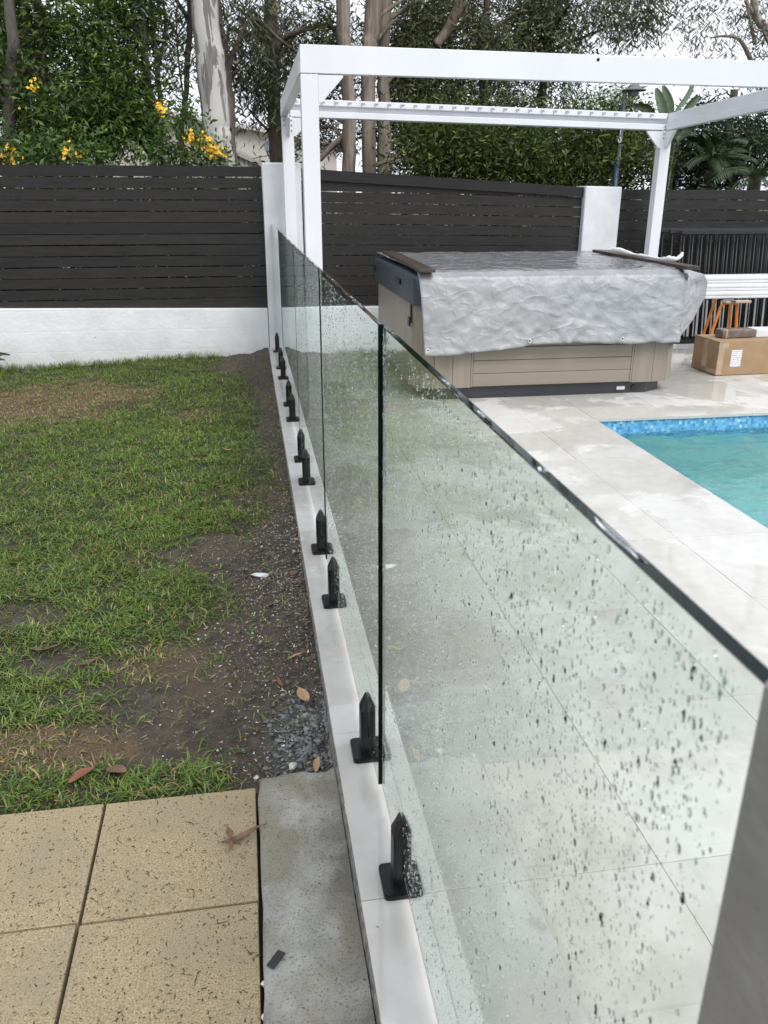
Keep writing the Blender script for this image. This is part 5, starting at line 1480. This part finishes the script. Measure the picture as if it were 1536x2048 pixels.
shrub('sparse yellow flowering stem in front of the dense green trees', [(60, 190, 20, 40, 10)], [(66, 172, 8, 12, 12), (50, 218, 5, 4, 3)], 10.2)

# strelitzia paddles and a palm behind the right fence
def paddle(pts, w_, mat, parent, name='leaf'):
    P, rr = smoothpath(pts, [0.0] * len(pts), 5)
    k = len(P); V = []; F = []
    ax = (P[-1] - P[0]).normalized(); sd_ = ax.cross(Vector((.25, 1, .1))).normalized(); nn_ = sd_.cross(ax)
    for i, p in enumerate(P):
        t = i / (k - 1); ww = w_ * (math.sin(math.pi * min(.97, max(.03, t * .9 + .08))) ** .55)
        for s in (-1, -.5, 0, .5, 1): V.append(p + sd_ * (s * ww / 2) - nn_ * abs(s) * ww * .18)
    for i in range(k - 1):
        for s in range(4): a = i * 5 + s; F.append((a, a + 1, a + 6, a + 5))
    return obj(name, pyd(name, V, F, True), parent, mat)
MAT['paddle'] = M('grey_green_paddle_leaf', (.10, .15, .085), (.15, .20, .12), 20, .45, stretch=(1, 1, 8), bs=.3, bscale=40)
MAT['paddle_dark'] = M('dark_paddle_leaf', (.03, .05, .02), (.055, .08, .035), 12, .45)
c = at(1335, 300, 11)
st = thing('strelitzia', (c.x, c.y, -.2), 'giant strelitzia with upright paddle leaves above the rear beam corner', 'plant')
for (pts, w_, dk) in [([(1332, 262, 11), (1324, 215, 11), (1312, 176, 11)], .125, 0), ([(1336, 260, 11.1), (1338, 210, 11.1), (1326, 171, 11.1)], .125, 0),
                      ([(1352, 222, 11.2), (1376, 190, 11.2), (1392, 150, 11.2)], .07, 0), ([(1310, 232, 11.05), (1290, 216, 11), (1262, 211, 10.9)], .10, 1),
                      ([(1366, 226, 11.3), (1384, 206, 11.3), (1398, 192, 11.3)], .10, 1), ([(1350, 280, 11.1), (1372, 255, 11.1), (1392, 246, 11)], .16, 1)]:
    paddle([V3(*q) for q in pts], w_, MAT['paddle_dark' if dk else 'paddle'], st)
sdata = [tube_data([(c.x, c.y, -.2), tuple(Vector(V3(q[0], q[1], q[2]))) ], [.05, .02], 7) for q in [(1332, 262, 11), (1336, 260, 11.1), (1352, 222, 11.2), (1310, 232, 11.05), (1366, 226, 11.3), (1350, 280, 11.1)]]
for (v, f) in sdata: obj('stalk', pyd('stalk', v, f, True), st, MAT['paddle_dark'])
def palm(label, px, py, Y, nfr, rl, mat):
    c = at(px, py, Y)
    root = thing('palm', (c.x, c.y, -.2), label, 'palm', 'palms behind the right fence')
    tube('trunk', [(c.x, c.y, -.25), (c.x + .02, c.y, .8), tuple(c)], [.10, .09, .08], MAT['brownbark'], root, 10, True, .25, 3)
    for q in range(nfr):
        a = 2 * math.pi * q / nfr + rng.normal(0, .2); el = rng.uniform(.1, 1.2)
        d = Vector((math.cos(a) * math.cos(el), math.sin(a) * math.cos(el), math.sin(el)))
        L = rl * rng.uniform(.8, 1.15)
        P = [c + d * L * t + Vector((0, 0, -.55 * L * t * t)) for t in np.linspace(0, 1, 9)]
        data = [tube_data(P, list(np.linspace(.010, .003, 9)), 5)]
        V = []; F = []
        for i in range(1, 9):
            for h in (0, .33, .66):
                p = P[i - 1].lerp(P[i], h); tng = (P[i] - P[i - 1]).normalized(); sd_ = tng.cross(Vector((0, 0, 1))).normalized()
                ll = .30 * L * (1 - abs(i / 9 - .45) * .9)
                for s in (-1, 1):
                    tip = p + (sd_ * s * .85 + tng * .55 + Vector((0, 0, -.35))).normalized() * ll
                    o_ = len(V); m_ = p.lerp(tip, .4); V += [p, m_ + tng * .012, tip, m_ - tng * .012]; F.append((o_, o_ + 1, o_ + 2, o_ + 3))
        data.append((V, F)); v, f = merge_data(data)
        obj('frond', pyd('frond', v, f), root, mat)
MAT['frond'] = M('dark_frond', (.022, .042, .014), (.045, .070, .022), 10, .4)
palm('dark feather palm between the rear pergola post and the picture edge', 1425, 318, 11.0, 15, .85, MAT['frond'])
palm('dark feather palm with fronds at the right picture edge', 1510, 350, 10.6, 13, .8, MAT['frond'])
# weed at the wall foot, left edge
c = Vector((-2.78, 8.40, float(ground_z(np.array([-2.78]), np.array([8.40]))[0])))
wd = thing('weed', c, 'leafy green weed at the foot of the white wall', 'plant')
for q in range(9):
    a = rng.uniform(0, 6.3); L = rng.uniform(.1, .2)
    d = Vector((math.cos(a), math.sin(a), 0))
    paddle([c, c + d * L * .4 + Vector((0, 0, L * .9)), c + d * L + Vector((0, 0, L * .9))], .045, MAT['paddle_dark'], wd)

# sheds behind the trees
sh = thing('shed', (-.6, 21, -.2), 'cream metal shed seen between the tree trunks', 'building')
c0 = at(300, 300, 21).x; c1 = at(640, 330, 21).x; pk_ = at(336, 232, 21); ev_ = at(650, 262, 21)
prism('wall', [(c0 - 2.5, -.2), (c1 + .4, -.2), (c1 + .4, ev_.z - .3), (pk_.x, pk_.z), (c0 - 2.5, pk_.z - .6)], 21, 27, MAT['shed_wall'], sh)
prism('roof', [(c1 + .7, ev_.z - .36), (c1 + .7, ev_.z - .28), (pk_.x, pk_.z + .10), (c0 - 2.7, pk_.z - .56), (c0 - 2.7, pk_.z - .64), (pk_.x, pk_.z + .004)], 20.8, 27.2, MAT['shed_trim'], sh)
s2 = thing('shed', (-.6, 17, -.2), 'low ribbed cream shed with a sloping barge board behind the gum trunk', 'building')
a_ = at(470, 302, 17); b_ = at(545, 338, 17)
sl = (b_.z - a_.z) / (b_.x - a_.x)
xl, xr = a_.x - 1.6, b_.x + 1.2
zA, zB = a_.z - sl * 1.6, b_.z + sl * 1.2
# ribbed gable wall: corrugation as geometry
xs = np.arange(xl, xr, .022); V = []; F = []
for i, x in enumerate(xs):
    y = 17.0 - (.012 if (i // 2) % 2 else 0); zt2 = a_.z + sl * (x - a_.x) - .02
    V += [(x, y, -.2), (x, y, zt2)]
for i in range(len(xs) - 1): F.append((2 * i, 2 * i + 2, 2 * i + 3, 2 * i + 1))
obj('wall', pyd('wall', V, F), s2, MAT['shed_wall'])
prism('barge_board', [(xl - .1, zA - .06), (xr + .1, zB - .06), (xr + .1, zB + .02), (xl - .1, zA + .02)], 16.93, 16.98, MAT['shed_trim'], s2)
prism('roof', [(xl - .1, zA + .0), (xr + .1, zB + .0), (xr + .1, zB + .05), (xl - .1, zA + .05)], 16.985, 20.0, MAT['shed_trim'], s2)
# satellite dish on that shed's roof
dc = at(541, 297, 16.2)
ds = thing('satellite_dish', (dc.x, dc.y + .1, dc.z - .25), 'blue grey satellite dish above the white pillar', 'dish')
V = []; F = []; nr, nsg = 5, 20
ax = Vector((.35, -.8, .45)).normalized(); sd_ = ax.cross(Vector((0, 0, 1))).normalized(); u_ = sd_.cross(ax)
for i in range(nr + 1):
    r_ = .155 * i / nr
    for s in range(nsg):
        a = 2 * math.pi * s / nsg; V.append(dc + sd_ * math.cos(a) * r_ * .9 + u_ * math.sin(a) * r_ + ax * (r_ * r_ * 1.6))
for i in range(nr):
    for s in range(nsg): F.append((i * nsg + s, i * nsg + (s + 1) % nsg, (i + 1) * nsg + (s + 1) % nsg, (i + 1) * nsg + s))
dish_o = obj('reflector', pyd('reflector', V, F, True), ds, MAT['dish'])
md = dish_o.modifiers.new('t', 'SOLIDIFY'); md.thickness = .006
tube('feed_arm', [tuple(dc - u_ * .15), tuple(dc - u_ * .16 + ax * .2 - sd_ * .02)], .008, MAT['lamp_grey'], ds, 6)
fe = dc - u_ * .16 + ax * .2
tube('feed_horn', [tuple(fe), tuple(fe - ax * .05 + u_ * .03)], .022, MAT['lamp_grey'], ds, 8)
tube('mast', [(dc.x + .02, dc.y + .05, dc.z), (dc.x + .02, dc.y + .12, dc.z - .3), (dc.x + .02, dc.y + .12, -.2)], .018, MAT['lamp_grey'], ds, 8)
tube('stay', [tuple(dc - u_ * .12), tuple(Vector(V3(506, 317, 16.3)))], .008, MAT['lamp_grey'], ds, 5)
# street lamp
lp = at(1232, 345, 10.4); nk = at(1247, 215, 10.4); hd = at(1268, 180, 10.4)
sl_ = thing('street_lamp', (lp.x, lp.y, -.2), 'grey hooded street lamp on a curved neck and blue post', 'street lamp')
tube('post', [(lp.x, lp.y, -.25), (lp.x, lp.y, 1.2), (lp.x, lp.y, 1.86)], [.048, .04, .036], MAT['lamp_blue'], sl_, 12)
P, rr = smoothpath([(lp.x, lp.y, 1.85), (lp.x + .02, lp.y, 2.1), tuple(nk), tuple(at(1249, 190, 10.4)), tuple(at(1256, 178, 10.4)), tuple(hd + Vector((0, 0, .04)))], [.03, .022, .020, .018, .018, .018], 5)
tube('neck', P, rr, MAT['lamp_grey'], sl_, 8)
V = []; F = []
prof = [(r_ * .8, z_ * .8) for r_, z_ in [(.035, .075), (.07, .07), (.10, .035), (.185, .0), (.185, -.012), (.08, -.02), (.075, -.085), (.0, -.09)]]
for (r_, z) in prof:
    for s in range(20):
        a = 2 * math.pi * s / 20; V.append((hd.x + r_ * math.cos(a), hd.y + r_ * math.sin(a), hd.z + z))
for i in range(len(prof) - 1):
    for s in range(20): F.append((i * 20 + s, i * 20 + (s + 1) % 20, (i + 1) * 20 + (s + 1) % 20, (i + 1) * 20 + s))
F.append(tuple(range(20)))
obj('lamp_hood', pyd('lamp_hood', V, F), sl_, MAT['lamp_grey'])
print('objects', len(bpy.data.objects), 'tris', sum(len(m.loop_triangles) if m.loop_triangles else sum(len(p.vertices) - 2 for p in m.polygons) if len(m.polygons) < 2000 else len(m.polygons) * 2 for m in bpy.data.meshes))
